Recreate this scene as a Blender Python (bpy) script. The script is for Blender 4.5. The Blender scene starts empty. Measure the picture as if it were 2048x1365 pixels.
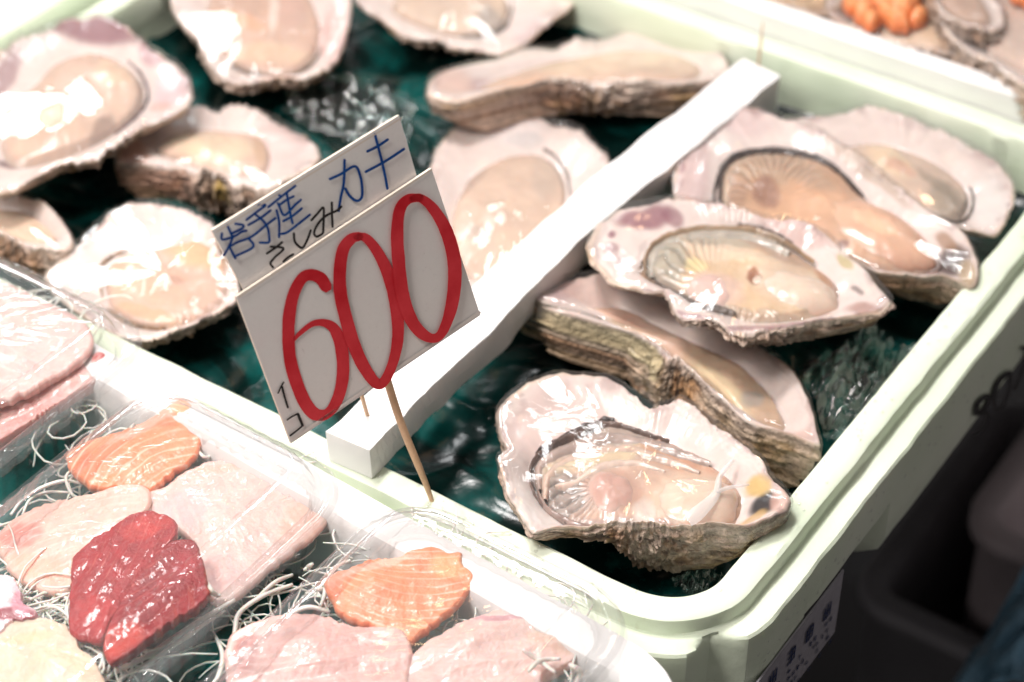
import bpy, math, random
import numpy as np
from mathutils import Vector, Matrix

SC = bpy.context.scene
COL = SC.collection
R = math.radians

# ------------------------------------------------------------------ camera
FPX = 4100.0
PITCH = R(40.3)
DIST = 0.95
cp, sp = math.cos(PITCH), math.sin(PITCH)
CAMP = np.array([0.0, -DIST * cp, DIST * sp])
cam_d = bpy.data.cameras.new('camera')
cam = bpy.data.objects.new('camera', cam_d)
COL.objects.link(cam)
cam.location = CAMP
cam.rotation_euler = (math.pi / 2 - PITCH, 0, 0)
cam_d.sensor_width = 36
cam_d.lens = FPX / 2048 * 36
cam_d.clip_start = 0.02
cam_d.clip_end = 50
cam_d.dof.use_dof = True
cam_d.dof.focus_distance = 0.842
cam_d.dof.aperture_fstop = 6.3
SC.camera = cam

# ------------------------------------------------------------------ world, lamps, exposure
w = bpy.data.worlds.new('World')
SC.world = w
w.use_nodes = True
bg = w.node_tree.nodes['Background']
bg.inputs[0].default_value = (1.0, 0.91, 0.90, 1)
bg.inputs[1].default_value = 0.19

def lamp(name, loc, target, sx, sy, power, color, spread=180):
    l = bpy.data.lights.new(name, 'AREA')
    l.shape = 'RECTANGLE'; l.size = sx; l.size_y = sy
    l.energy = power; l.color = color; l.spread = R(spread)
    o = bpy.data.objects.new(name, l)
    COL.objects.link(o)
    o.location = loc
    o.rotation_euler = (Vector(target) - Vector(loc)).to_track_quat('-Z', 'Y').to_euler()
    return o

lamp('tube_lamp', (-0.26, 0.24, 1.15), (0, 0, 0), 0.34, 0.14, 13.8, (1.0, 0.95, 0.93))
lamp('window_lamp', (-0.67, 1.64, 1.05), (-0.2, 0.1, 0), 0.30, 0.20, 5, (0.97, 0.99, 1.0))
lamp('back_tube_lamp', (-0.03, 1.66, 1.12), (0, 0, 0), 0.07, 0.16, 1.0, (0.97, 0.99, 1.0))
lamp('side_tube_lamp', (0.78, 1.34, 1.15), (0.1, 0, 0), 0.20, 0.05, 1.8, (0.95, 0.98, 1.0))
lamp('stall_lamp', (-0.45, -0.30, 0.95), (-0.22, -0.15, 0), 0.22, 0.22, 2.8, (1.0, 0.93, 0.88), 110)
lamp('front_lamp', (-1.0, -0.40, 1.15), (0, 0, 0), 0.5, 0.5, 7.6, (1.0, 0.95, 0.92))
for k, (x, y, z) in enumerate([(0.25, 1.15, 0.95), (-0.15, 1.25, 1.3), (0.62, 0.95, 1.15)]):
    l = bpy.data.lights.new('warm_bulb', 'POINT')
    l.energy = 1.4; l.color = (1.0, 0.62, 0.34); l.shadow_soft_size = 0.028
    o = bpy.data.objects.new('warm_bulb', l); COL.objects.link(o); o.location = (x, y, z)

SC.view_settings.view_transform = 'Standard'
SC.view_settings.look = 'None'
SC.view_settings.exposure = 0.12
SC.view_settings.gamma = 1.0
SC.render.engine = 'CYCLES'
cy = SC.cycles
cy.use_denoising = True
cy.max_bounces = 10
cy.transparent_max_bounces = 40
cy.diffuse_bounces = 3
cy.glossy_bounces = 4
cy.caustics_reflective = False
cy.caustics_refractive = False
cy.sample_clamp_indirect = 6

# ------------------------------------------------------------------ projection helpers (photo pixel -> point on a real plane)
def rays(px, py):
    px = np.asarray(px, float); py = np.asarray(py, float)
    x = (px - 1024) / FPX; y = -(py - 682.5) / FPX
    return np.stack([x, cp + y * sp, -sp + y * cp], -1)

def at(px, py, z=0.0):
    d = rays(px, py)
    t = (z - CAMP[2]) / d[..., 2]
    return CAMP + d * t[..., None]

class Plane:
    def __init__(self, px, py, z, n=(0, 0, 1)):
        self.p = at(px, py, z)
        n = np.array(n, float); self.n = n / np.linalg.norm(n)
    def on(self, px, py, h=0.0):
        d = rays(px, py)
        t = ((self.p - CAMP) @ self.n) / (d @ self.n)
        return CAMP + d * t[..., None] + self.n * np.asarray(h, float)[..., None]

AZ = R(34.4)
UU = np.array([math.sin(AZ), math.cos(AZ), 0.0])
VV = np.array([math.cos(AZ), -math.sin(AZ), 0.0])
def uv(u, v, z=0.0):
    return UU * u + VV * v + np.array([0, 0, z])
BOXROT = Matrix(((VV[0], UU[0], 0), (VV[1], UU[1], 0), (0, 0, 1)))   # local x -> v, local y -> u

# ------------------------------------------------------------------ noise
_rng = np.random.RandomState(7)
_perm = _rng.permutation(512)
_perm = np.concatenate([_perm, _perm])
_val = _rng.rand(1024) * 2 - 1
def vnoise(x, y, z):
    x, y, z = np.broadcast_arrays(np.asarray(x, float), y, z)
    xi = np.floor(x).astype(int); yi = np.floor(y).astype(int); zi = np.floor(z).astype(int)
    fx, fy, fz = x - xi, y - yi, z - zi
    fx = fx * fx * (3 - 2 * fx); fy = fy * fy * (3 - 2 * fy); fz = fz * fz * (3 - 2 * fz)
    def h(a, b, c):
        return _val[_perm[(_perm[(_perm[a & 511] + b) & 511] + c) & 511]]
    r = 0
    for dx in (0, 1):
        wx = fx if dx else 1 - fx
        for dy in (0, 1):
            wy = fy if dy else 1 - fy
            for dz in (0, 1):
                wz = fz if dz else 1 - fz
                r = r + wx * wy * wz * h(xi + dx, yi + dy, zi + dz)
    return r
def fbm(x, y, z, o=4, g=0.5):
    s, a, f, t = 0, 1.0, 1.0, 0
    for i in range(o):
        s = s + a * vnoise(np.asarray(x) * f + 17.3 * i, np.asarray(y) * f + 5.1 * i, np.asarray(z) * f)
        t += a; a *= g; f *= 2.03
    return s / t
def sstep(a, b, x):
    t = np.clip((np.asarray(x, float) - a) / (b - a), 0, 1)
    return t * t * (3 - 2 * t)

# ------------------------------------------------------------------ object helpers
def empty(name, loc, label, cat, group=None):
    o = bpy.data.objects.new(name, None)
    COL.objects.link(o); o.location = Vector(loc); o.empty_display_size = 0.02
    return tag(o, label, cat, group)

def tag(o, label=None, cat=None, group=None, kind=None):
    if label: o['label'] = label
    if cat: o['category'] = cat
    if group: o['group'] = group
    if kind: o['kind'] = kind
    return o

def mk(name, verts, faces, mats, parent=None, smooth=True, fm=None, col=None, origin=None, attrs=None):
    verts = np.asarray(verts, float).reshape(-1, 3)
    off = np.zeros(3)
    if parent is not None:
        off = np.array(parent.matrix_basis.translation)
        q = parent
        while q.parent is not None:
            q = q.parent; off = off + np.array(q.matrix_basis.translation)
    elif origin is not None:
        off = np.array(origin, float)
    else:
        off = verts.mean(0)
    m = bpy.data.meshes.new(name)
    m.from_pydata((verts - off).tolist(), [], [tuple(int(i) for i in f) for f in faces])
    if not isinstance(mats, (list, tuple)): mats = [mats]
    for x in mats: m.materials.append(x)
    if fm is not None: m.polygons.foreach_set('material_index', np.asarray(fm, dtype=np.int32))
    m.polygons.foreach_set('use_smooth', np.full(len(m.polygons), smooth))
    if col is not None:
        a = m.attributes.new('Col', 'FLOAT_COLOR', 'POINT')
        c = np.ones((len(verts), 4)); c[:, :3] = col
        a.data.foreach_set('color', c.ravel())
    if attrs:
        for k, v in attrs.items():
            a = m.attributes.new(k, 'FLOAT', 'POINT'); a.data.foreach_set('value', np.asarray(v, float).ravel())
    m.update()
    o = bpy.data.objects.new(name, m)
    COL.objects.link(o)
    if parent is not None: o.parent = parent
    else: o.location = Vector(off)
    return o

def gridf(nr, nc, wrap=True, base=0, flip=False):
    f = []
    for i in range(nr - 1):
        for j in range(nc if wrap else nc - 1):
            k = (j + 1) % nc
            q = (base + i * nc + j, base + i * nc + k, base + (i + 1) * nc + k, base + (i + 1) * nc + j)
            f.append(q[::-1] if flip else q)
    return f

def closed(pts, n=360, k=0.5):
    """smooth closed curve through points (Catmull-Rom)"""
    p = np.array(pts, float); N = len(p)
    out = []
    m = max(4, n // N)
    for i in range(N):
        p0, p1, p2, p3 = p[i - 1], p[i], p[(i + 1) % N], p[(i + 2) % N]
        t = np.linspace(0, 1, m, endpoint=False)[:, None]
        out.append(0.5 * ((2 * p1) + (p2 - p0) * t + (2 * p0 - 5 * p1 + 4 * p2 - p3) * t ** 2 + (3 * p1 - p0 - 3 * p2 + p3) * t ** 3))
    return np.concatenate(out)

def openc(pts, m=10):
    p = np.array(pts, float)
    p = np.vstack([2 * p[0] - p[1], p, 2 * p[-1] - p[-2]])
    out = []
    for i in range(1, len(p) - 2):
        p0, p1, p2, p3 = p[i - 1], p[i], p[i + 1], p[i + 2]
        t = np.linspace(0, 1, m, endpoint=False)[:, None]
        out.append(0.5 * ((2 * p1) + (p2 - p0) * t + (2 * p0 - 5 * p1 + 4 * p2 - p3) * t ** 2 + (3 * p1 - p0 - 3 * p2 + p3) * t ** 3))
    out.append(p[-2][None])
    return np.concatenate(out)

def polar(pts, c, th):
    q = closed(pts, 720) - np.array(c, float)
    a = np.unwrap(np.arctan2(q[:, 1], q[:, 0]))
    r = np.hypot(q[:, 0], q[:, 1])
    a = np.mod(a, 2 * np.pi)
    o = np.argsort(a); a, r = a[o], r[o]
    a = np.concatenate([a - 2 * np.pi, a, a + 2 * np.pi]); r = np.concatenate([r, r, r])
    return np.interp(np.mod(th, 2 * np.pi), a, r)

def paint(px, py, base, blobs, warp=14, seed=0, freq=0.012):
    """albedo pattern: soft patches with warped outlines; blob = (x, y, rx, ry, angle, colour, weight)"""
    c = np.zeros(px.shape + (3,)); c[:] = base
    wx = px + warp * fbm(px * freq, py * freq, seed + 0.3, 4)
    wy = py + warp * fbm(px * freq + 50, py * freq, seed + 0.7, 4)
    for b in blobs:
        x, y, rx, ry, an, cc, wt = b
        ca, sa = math.cos(R(an)), math.sin(R(an))
        dx, dy = wx - x, wy - y
        d = ((dx * ca + dy * sa) / rx) ** 2 + ((-dx * sa + dy * ca) / ry) ** 2
        g = (wt * (1 - sstep(0.35, 1.35, d)))[..., None]
        c = c * (1 - g) + np.array(cc) * g
    return c

# ------------------------------------------------------------------ materials
def newmat(name):
    m = bpy.data.materials.new(name); m.use_nodes = True
    nt = m.node_tree
    return m, nt, nt.nodes['Principled BSDF'], nt.nodes['Material Output']

def N(nt, t, **kw):
    n = nt.nodes.new(t)
    for k, v in kw.items():
        if k in n.inputs.keys(): n.inputs[k].default_value = v
        else: setattr(n, k, v)
    return n

def noise(nt, scale, detail=6, rough=0.55, dist=0.0, vec=None):
    n = N(nt, 'ShaderNodeTexNoise', Scale=scale, Detail=detail, Roughness=rough, Distortion=dist)
    tc = nt.nodes.get('TC') or N(nt, 'ShaderNodeTexCoord', name='TC')
    nt.links.new(vec or tc.outputs['Object'], n.inputs['Vector'])
    return n

def bump(nt, h, strength, distance, prev=None):
    b = N(nt, 'ShaderNodeBump', Strength=strength, Distance=distance)
    nt.links.new(h, b.inputs['Height'])
    if prev: nt.links.new(prev, b.inputs['Normal'])
    return b.outputs['Normal']

def ramp(nt, fac, stops):
    r = N(nt, 'ShaderNodeValToRGB')
    e = r.color_ramp.elements
    while len(e) < len(stops): e.new(0.5)
    for i, (p, c) in enumerate(stops):
        e[i].position = p; e[i].color = (*c, 1) if len(c) == 3 else c
    nt.links.new(fac, r.inputs[0])
    return r.outputs[0]

def mixc(nt, fac, a, b, mode='MIX'):
    m = N(nt, 'ShaderNodeMix', data_type='RGBA', blend_type=mode)
    for sock, v in ((m.inputs[0], fac), (m.inputs[6], a), (m.inputs[7], b)):
        if isinstance(v, bpy.types.NodeSocket): nt.links.new(v, sock)
        elif isinstance(v, (int, float)): sock.default_value = v
        else: sock.default_value = (*v, 1)
    return m.outputs[2]

def m_flesh(name, rough=0.3, sss=0.35, rad=0.003, detail=120, var=0.25, bs=0.5, bd=0.0006, spec=0.5, coat=0.0, bscale=260):
    m, nt, P, out = newmat(name)
    a = N(nt, 'ShaderNodeAttribute', attribute_name='Col')
    n1 = noise(nt, detail, 8, 0.6, 0.6)
    g = ramp(nt, n1.outputs[0], [(0.3, (1 - var,) * 3), (0.7, (1 + var * 0.3,) * 3)])
    c = mixc(nt, 1.0, a.outputs['Color'], g, 'MULTIPLY')
    nt.links.new(c, P.inputs['Base Color'])
    n2 = noise(nt, bscale, 5, 0.6)
    nt.links.new(bump(nt, n2.outputs[0], bs, bd), P.inputs['Normal'])
    P.inputs['Roughness'].default_value = rough
    P.inputs['Specular IOR Level'].default_value = spec
    P.inputs['Subsurface Weight'].default_value = sss
    P.inputs['Subsurface Radius'].default_value = (1.0, 0.45, 0.3)
    P.inputs['Subsurface Scale'].default_value = rad
    P.inputs['Coat Weight'].default_value = coat
    P.inputs['Coat Roughness'].default_value = 0.08
    return m

M_nacre = m_flesh('nacre', 0.28, 0.25, 0.002, 60, 0.14, 0.25, 0.0005, 0.5, 0.3, 220)
M_meat = m_flesh('oyster_flesh', 0.27, 0.45, 0.005, 70, 0.12, 0.35, 0.0006, 0.5, 0.25, 260)
M_frill = m_flesh('mantle_frill', 0.3, 0.1, 0.001, 300, 0.5, 0.6, 0.0008, 0.5, 0.3, 700)
M_crust = m_flesh('shell_crust', 0.5, 0.0, 0.001, 200, 0.48, 1.0, 0.005, 0.4, 0.2, 230)

def m_film(name, tint=(0.96, 0.96, 0.96), rough=0.05, wr=0.20, wscale=38, dist=0.002, milky=0.02, fine=0.07, stretch=(1, 1, 1), refl=0.05):
    m, nt, P, out = newmat(name)
    nt.nodes.remove(P)
    tc = N(nt, 'ShaderNodeTexCoord', name='TC')
    mp = N(nt, 'ShaderNodeMapping'); mp.inputs['Scale'].default_value = stretch
    nt.links.new(tc.outputs['Object'], mp.inputs['Vector'])
    n1 = noise(nt, wscale, 3, 0.5, 1.2, mp.outputs[0])
    r1 = N(nt, 'ShaderNodeMath', operation='ABSOLUTE')
    s1 = N(nt, 'ShaderNodeMath', operation='SUBTRACT'); s1.inputs[1].default_value = 0.5
    nt.links.new(n1.outputs[0], s1.inputs[0]); nt.links.new(s1.outputs[0], r1.inputs[0])
    n2 = noise(nt, wscale * 7, 4, 0.6, 0.5, mp.outputs[0])
    nb = bump(nt, r1.outputs[0], wr, dist)
    nb = bump(nt, n2.outputs[0], fine, dist * 0.25, nb)
    gl = N(nt, 'ShaderNodeBsdfGlossy', Roughness=rough); nt.links.new(nb, gl.inputs['Normal'])
    tr = N(nt, 'ShaderNodeBsdfTransparent'); tr.inputs[0].default_value = (*tint, 1)
    df = N(nt, 'ShaderNodeBsdfDiffuse'); df.inputs[0].default_value = (0.9, 0.9, 0.9, 1)
    lw = N(nt, 'ShaderNodeLayerWeight', Blend=0.5); nt.links.new(nb, lw.inputs['Normal'])
    pw = N(nt, 'ShaderNodeMath', operation='POWER'); nt.links.new(lw.outputs['Facing'], pw.inputs[0]); pw.inputs[1].default_value = 4.0
    fr = N(nt, 'ShaderNodeMath', operation='MULTIPLY_ADD'); nt.links.new(pw.outputs[0], fr.inputs[0]); fr.inputs[1].default_value = 0.45; fr.inputs[2].default_value = refl
    m1 = N(nt, 'ShaderNodeMixShader'); m1.inputs[0].default_value = milky
    nt.links.new(tr.outputs[0], m1.inputs[1]); nt.links.new(df.outputs[0], m1.inputs[2])
    m2 = N(nt, 'ShaderNodeMixShader')
    nt.links.new(fr.outputs[0], m2.inputs[0]); nt.links.new(m1.outputs[0], m2.inputs[1]); nt.links.new(gl.outputs[0], m2.inputs[2])
    nt.links.new(m2.outputs[0], out.inputs[0])
    return m
M_film = m_film('cling_film')
M_film_s = m_film('taut_film', wr=0.10, wscale=14, dist=0.004, fine=0.03, refl=0.09)
M_pack = m_film('clear_plastic', rough=0.06, wr=0.30, wscale=14, dist=0.003, milky=0.035, fine=0.2, refl=0.11, stretch=(1, 2.6, 1))
M_crumple = m_film('crumpled_film', tint=(0.78, 0.97, 0.94), rough=0.08, wr=0.6, wscale=40, dist=0.004, milky=0.02, fine=0.05, refl=0.16)

def m_foam(name, c1, c2, dirt=(0.45, 0.4, 0.28), dirta=0.0, bead=700, sss=0.15, rough=0.5):
    m, nt, P, out = newmat(name)
    n = noise(nt, 14, 4, 0.5)
    c = mixc(nt, ramp(nt, n.outputs[0], [(0.35, (0, 0, 0)), (0.65, (1, 1, 1))]), c1, c2)
    if dirta:
        n3 = noise(nt, 90, 8, 0.75)
        c = mixc(nt, ramp(nt, n3.outputs[0], [(0.60, (0, 0, 0)), (0.74, (dirta,) * 3)]), c, dirt)
    nt.links.new(c, P.inputs['Base Color'])
    v = N(nt, 'ShaderNodeTexVoronoi', Scale=bead / 1.6, feature='DISTANCE_TO_EDGE')
    nt.links.new(nt.nodes['TC'].outputs['Object'], v.inputs['Vector'])
    vr = ramp(nt, v.outputs[0], [(0.0, (0, 0, 0)), (0.10, (1, 1, 1))])
    n4 = noise(nt, 60, 4)
    nb = bump(nt, vr, 0.10, 0.0003)
    nb = bump(nt, n4.outputs[0], 0.35, 0.0016, nb)
    nt.links.new(nb, P.inputs['Normal'])
    P.inputs['Roughness'].default_value = rough
    P.inputs['Subsurface Weight'].default_value = sss
    P.inputs['Subsurface Radius'].default_value = (1, 0.9, 0.8)
    P.inputs['Subsurface Scale'].default_value = 0.006
    P.inputs['Specular IOR Level'].default_value = 0.35
    return m
M_green = m_foam('green_foam', (0.68, 0.78, 0.60), (0.75, 0.81, 0.67), (0.42, 0.42, 0.25), 0.35)
M_white = m_foam('white_foam', (0.82, 0.81, 0.80), (0.86, 0.85, 0.84), (0.7, 0.6, 0.5), 0.15)

def m_plain(name, c, rough=0.5, spec=0.5, metal=0.0, nscale=0, var=0.2, bs=0.0, bd=0.001, sheen=0):
    m, nt, P, out = newmat(name)
    P.inputs['Base Color'].default_value = (*c, 1)
    P.inputs['Roughness'].default_value = rough
    P.inputs['Specular IOR Level'].default_value = spec
    P.inputs['Metallic'].default_value = metal
    if nscale:
        n = noise(nt, nscale, 6, 0.6)
        g = ramp(nt, n.outputs[0], [(0.3, tuple(x * (1 - var) for x in c)), (0.7, tuple(min(1, x * (1 + var)) for x in c))])
        nt.links.new(g, P.inputs['Base Color'])
        if bs: nt.links.new(bump(nt, n.outputs[0], bs, bd), P.inputs['Normal'])
    return m
# wet teal plastic sheet
def m_liner(k=1.0, nm='teal_plastic'):
    m, nt, P, out = newmat(nm)
    n = noise(nt, 16, 5, 0.6, 0.8)
    c = ramp(nt, n.outputs[0], [(0.45, (0.001*k, 0.008*k, 0.007*k)), (0.60, (0.003*k, 0.06*k, 0.054*k)), (0.78, (0.010*k, 0.20*k, 0.18*k))])
    nt.links.new(c, P.inputs['Base Color'])
    n2 = noise(nt, 34, 4, 0.5, 1.4)
    nb = bump(nt, n2.outputs[0], 0.22, 0.003)
    n3 = noise(nt, 160, 4, 0.6, 0.5)
    nb = bump(nt, n3.outputs[0], 0.12, 0.0006, nb)
    nt.links.new(nb, P.inputs['Normal'])
    P.inputs['Roughness'].default_value = 0.22
    P.inputs['Specular IOR Level'].default_value = 0.28
    return m
M_liner = m_liner()
M_liner2 = m_liner(4.5, 'pale_teal_plastic')
M_dark = m_plain('dark_table', (0.012, 0.012, 0.013), 0.6, nscale=20, var=0.3)
M_wood = m_plain('bamboo', (0.62, 0.40, 0.24), 0.45, nscale=300, var=0.12, bs=0.2, bd=0.0003)

# card paper under laminate
def m_card():
    m, nt, P, out = newmat('laminated_card')
    n = noise(nt, 420, 8, 0.8); n2 = noise(nt, 30, 4, 0.6)
    c = ramp(nt, n.outputs[0], [(0.30, (0.55, 0.51, 0.48)), (0.38, (0.80, 0.77, 0.74)), (0.7, (0.83, 0.80, 0.77))])
    c2 = mixc(nt, ramp(nt, n2.outputs[0], [(0.5, (0, 0, 0)), (0.75, (0.35, 0.35, 0.35))]), c, (0.83, 0.68, 0.68))
    nt.links.new(c2, P.inputs['Base Color'])
    P.inputs['Roughness'].default_value = 0.35
    P.inputs['Specular IOR Level'].default_value = 0.35
    n3 = noise(nt, 60, 3)
    nt.links.new(bump(nt, n3.outputs[0], 0.15, 0.001), P.inputs['Normal'])
    return m
M_card = m_card()
M_edge = m_plain('card_edge', (0.72, 0.62, 0.52), 0.5)
M_lamin = m_film('laminate_edge', rough=0.1, wr=0.1, wscale=20, dist=0.001, milky=0.35)
def m_ink(name, c, c2, scale, rough=0.4):
    m, nt, P, out = newmat(name)
    n = noise(nt, scale, 5, 0.65)
    nt.links.new(ramp(nt, n.outputs[0], [(0.3, c), (0.7, c2)]), P.inputs['Base Color'])
    P.inputs['Roughness'].default_value = rough
    P.inputs['Specular IOR Level'].default_value = 0.3
    return m
M_red = m_ink('red_ink', (0.56, 0.008, 0.018), (0.76, 0.05, 0.065), 45)
M_blue = m_ink('blue_ink', (0.002, 0.035, 0.20), (0.004, 0.085, 0.33), 90)
M_black = m_ink('black_ink', (0.012, 0.010, 0.010), (0.03, 0.025, 0.025), 90)
M_markergrey = m_ink('marker_ink', (0.004, 0.006, 0.006), (0.012, 0.014, 0.014), 90, 0.6)
#PART2
# ------------------------------------------------------------------ swept tubs (boxes, packs)
def rrect(x0, x1, y0, y1, r, d, nc=14, ns=60):
    """points + outward normals of a rounded rectangle grown by d"""
    pts, nrm = [], []
    cs = [(x1 - r, y1 - r, 0), (x0 + r, y1 - r, 90), (x0 + r, y0 + r, 180), (x1 - r, y0 + r, 270)]
    for i, (cx, cyy, a0) in enumerate(cs):
        for k in range(nc + 1):
            a = R(a0 + 90 * k / nc)
            nn = (math.cos(a), math.sin(a))
            rr = max(r + d, 0.0005)
            pts.append((cx + rr * nn[0], cyy + rr * nn[1])); nrm.append(nn)
        nx, ny, _ = cs[(i + 1) % 4]
        a = R(a0 + 90); nn = (math.cos(a), math.sin(a)); rr = max(r + d, 0.0005)
        p = np.array((cx + rr * nn[0], cyy + rr * nn[1])); q = np.array((nx + rr * nn[0], ny + rr * nn[1]))
        for k in range(1, ns):
            s = p + (q - p) * k / ns
            pts.append(tuple(s)); nrm.append(nn)
    return np.array(pts), np.array(nrm)

def sweep(name, rect, r, prof, mat, parent=None, cap0=True, cap1=False, fn=None, frame=None, ns=60, rough=0.0, seed=0, nc=14, sharp=0, **kw):
    rings = []
    for i, (d, z) in enumerate(prof):
        p, n = rrect(*rect, r, d, ns=ns, nc=nc)
        q = np.column_stack([p, np.full(len(p), z)])
        if rough:
            q[:, :2] += n * (rough * fbm(p[:, 0] * 60, p[:, 1] * 60, z * 200 + seed, 3))[:, None]
            q[:, 2] += rough * 0.8 * fbm(p[:, 0] * 45, p[:, 1] * 45, d * 150 + seed + 9, 3)
        if fn is not None: q = fn(q, n, d, z)
        rings.append(q)
    M_ = len(rings[0])
    v = np.concatenate(rings)
    f = gridf(len(rings), M_, True)
    if cap0: f.append(tuple(range(M_))[::-1])
    if cap1: f.append(tuple(range((len(rings) - 1) * M_, len(rings) * M_)))
    ex, ey, o0 = frame or (VV, UU, np.zeros(3))
    w3 = v[:, :1] * ex + v[:, 1:2] * ey + np.column_stack([np.zeros((len(v), 2)), v[:, 2]]) + o0
    o_ = mk(name, w3, f, mat, parent, True, **kw)
    if sharp: o_.data.set_sharp_from_angle(angle=R(sharp))
    return o_

# --- table and surroundings
def boxmesh(name, x0, x1, y0, y1, z0, z1, mat, parent=None, frame=(VV, UU), bev=0.003, **kw):
    prof = [(-bev, z0), (0, z0 + bev), (0, z1 - bev), (-bev * 0.3, z1 - bev * 0.3), (-bev, z1)]
    return sweep(name, (x0, x1, y0, y1), bev * 1.5, prof, mat, parent, True, True, frame=(frame[0], frame[1], np.zeros(3)), ns=2, nc=4, **kw)

tb = boxmesh('table_top', -0.9, 0.150, -0.75, 1.0, -0.11, -0.0715, M_dark)
tag(tb, 'dark table top carrying all the foam boxes, mostly hidden', 'table')
fl = mk('floor', [(-3, -3, -0.82), (3, -3, -0.82), (3, 3, -0.82), (-3, 3, -0.82)], [(0, 1, 2, 3)], m_plain('wet_floor', (0.02, 0.02, 0.022), 0.5, nscale=4))
tag(fl, kind='structure')
M_grey = m_plain('grey_side', (0.55, 0.48, 0.49), 0.6, nscale=6, var=0.2)
M_grey2 = m_plain('dim_side', (0.24, 0.235, 0.25), 0.6, nscale=6, var=0.3)
M_bluec = m_plain('blue_sheet', (0.14, 0.30, 0.42), 0.4, nscale=14, var=0.5, bs=0.8, bd=0.02)
# grey crate below the table edge
c0 = at(1985, 560, -0.26); 
def lowbox(name, px, py, z, w_, d_, h_, mat, label, cat, ang=0):
    c = at(px, py, z)
    a = R(ang); ex = VV * math.cos(a) + UU * math.sin(a); ey = -VV * math.sin(a) + UU * math.cos(a)
    o = empty(name, (c[0], c[1], z - h_), label, cat)
    prof = [(-0.012, -h_), (0, -h_ + 0.005), (0.004, -0.012), (0.012, -0.012), (0.012, -0.001), (0.008, 0), (-0.004, 0), (-0.008, -0.004), (-0.012, -h_ * 0.6)]
    sweep('tub', (0, w_, 0, d_), 0.02, prof, mat, o, True, True, frame=(ex, ey, np.array([c[0], c[1], z])), ns=8)
    return o
lowbox('plastic_crate', 1960, 1045, -0.30, 0.5, 0.5, 0.22, M_grey, 'dull grey crate standing low beside the table, out of focus', 'crate')
lowbox('storage_box', 1735, 1180, -0.38, 0.6, 0.22, 0.3, M_grey2, 'dark box on the floor under the rim of the green foam box', 'box')
# crumpled blue sheet at the lower right
g = 46
uu_, vv_ = np.meshgrid(np.linspace(0, 1, g), np.linspace(0, 1, g), indexing='ij')
A_, B_ = at(1880, 1390, -0.30), at(2075, 1110, -0.30)
C_, D_ = at(2150, 1450, -0.34), at(2250, 1150, -0.34)
P_ = (A_ * (1 - uu_[..., None]) + B_ * uu_[..., None]) * (1 - vv_[..., None]) + (C_ * (1 - uu_[..., None]) + D_ * uu_[..., None]) * vv_[..., None]
P_[..., 2] += 0.02 * np.sin(vv_ * 3.1) + 0.02 * fbm(uu_ * 4, vv_ * 5, 3.3, 3) 
V_ = P_.reshape(-1, 3)
f_ = gridf(g, g, False)
V2 = np.concatenate([V_, V_ - np.array([0, 0, 0.004])])
f_ = f_ + [tuple(i + g * g for i in q[::-1]) for q in f_]
edge = [i for i in range(g)] + [i * g + g - 1 for i in range(1, g)] + [(g - 1) * g + i for i in range(g - 2, -1, -1)] + [i * g for i in range(g - 2, 0, -1)]
f_ += [(edge[i], edge[i - 1], edge[i - 1] + g * g, edge[i] + g * g) for i in range(len(edge))]
tag(mk('plastic_sheet', V2, f_, M_bluec), 'blurred dark blue plastic sheet lying low at the bottom right corner', 'plastic sheet')

# --- pale green foam box with the oysters
GX = (-0.352, 0.154, -0.0985, 0.286)
gbox = empty('foam_box', uv(0.09, -0.09, -0.07), 'large pale green foam box holding the wrapped oysters on teal plastic', 'foam box')
def gfn(q, n, d, z):
    q = q.copy()
    outer = sstep(0.014, 0.0185, d) if z > -0.02 else 1.0
    if d > 0.013:
        # finger notch in the near right corner
        t = np.exp(-(((q[:, 0] - 0.1725) / 0.0085) ** 2 + ((q[:, 1] + 0.1035) / 0.010) ** 2) ** 1.4)
        q[:, :2] -= n * (0.0095 * t * (1.0 if d > 0.018 else 0.0))[:, None]
        q[:, 2] -= 0.004 * t * (1.0 if (0.018 < d < 0.03 and z > -0.01) else 0.0)
    if z < -0.034 and z > -0.2:
        u = q[:, 1]; v = q[:, 0]
        side = np.abs(n[:, 0]) > 0.7
        p = np.where(side, np.clip(sstep(-0.030, -0.045, u) + sstep(0.028, 0.036, u), 0, 1), 1.0)
        ins = (1 - p)
        q[:, :2] -= n * (0.014 * ins)[:, None]
        if z > -0.046: q[:, 2] += 0.009 * 0
    return q
prof = [(-0.008, -0.046), (-0.002, -0.0445), (0, -0.040), (0, -0.020), (0.0, -0.004), (0.0012, -0.0012), (0.003, 0), (0.008, 0.0), (0.0125, -0.0001), (0.0142, -0.001), (0.0146, -0.003), (0.0150, -0.0075), (0.0156, -0.0082),
        (0.0185, -0.0084), (0.0225, -0.0083), (0.0252, -0.0086), (0.0262, -0.0098), (0.0264, -0.016), (0.0264, -0.034), (0.0262, -0.0365), (0.0262, -0.0445), (0.0262, -0.058), (0.024, -0.065), (0.018, -0.0695), (0.0, -0.0705)]
sweep('tub', GX, 0.027, prof, M_green, gbox, True, True, fn=gfn, ns=110, rough=0.0007, nc=18, sharp=28)

SK = 0.154 + 0.0264
class WPlane(Plane):
    def __init__(self, p, n):
        self.p = np.array(p, float); self.n = np.array(n, float) / np.linalg.norm(n)
skirt = WPlane(uv(0, SK + 0.0006), VV)

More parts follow.
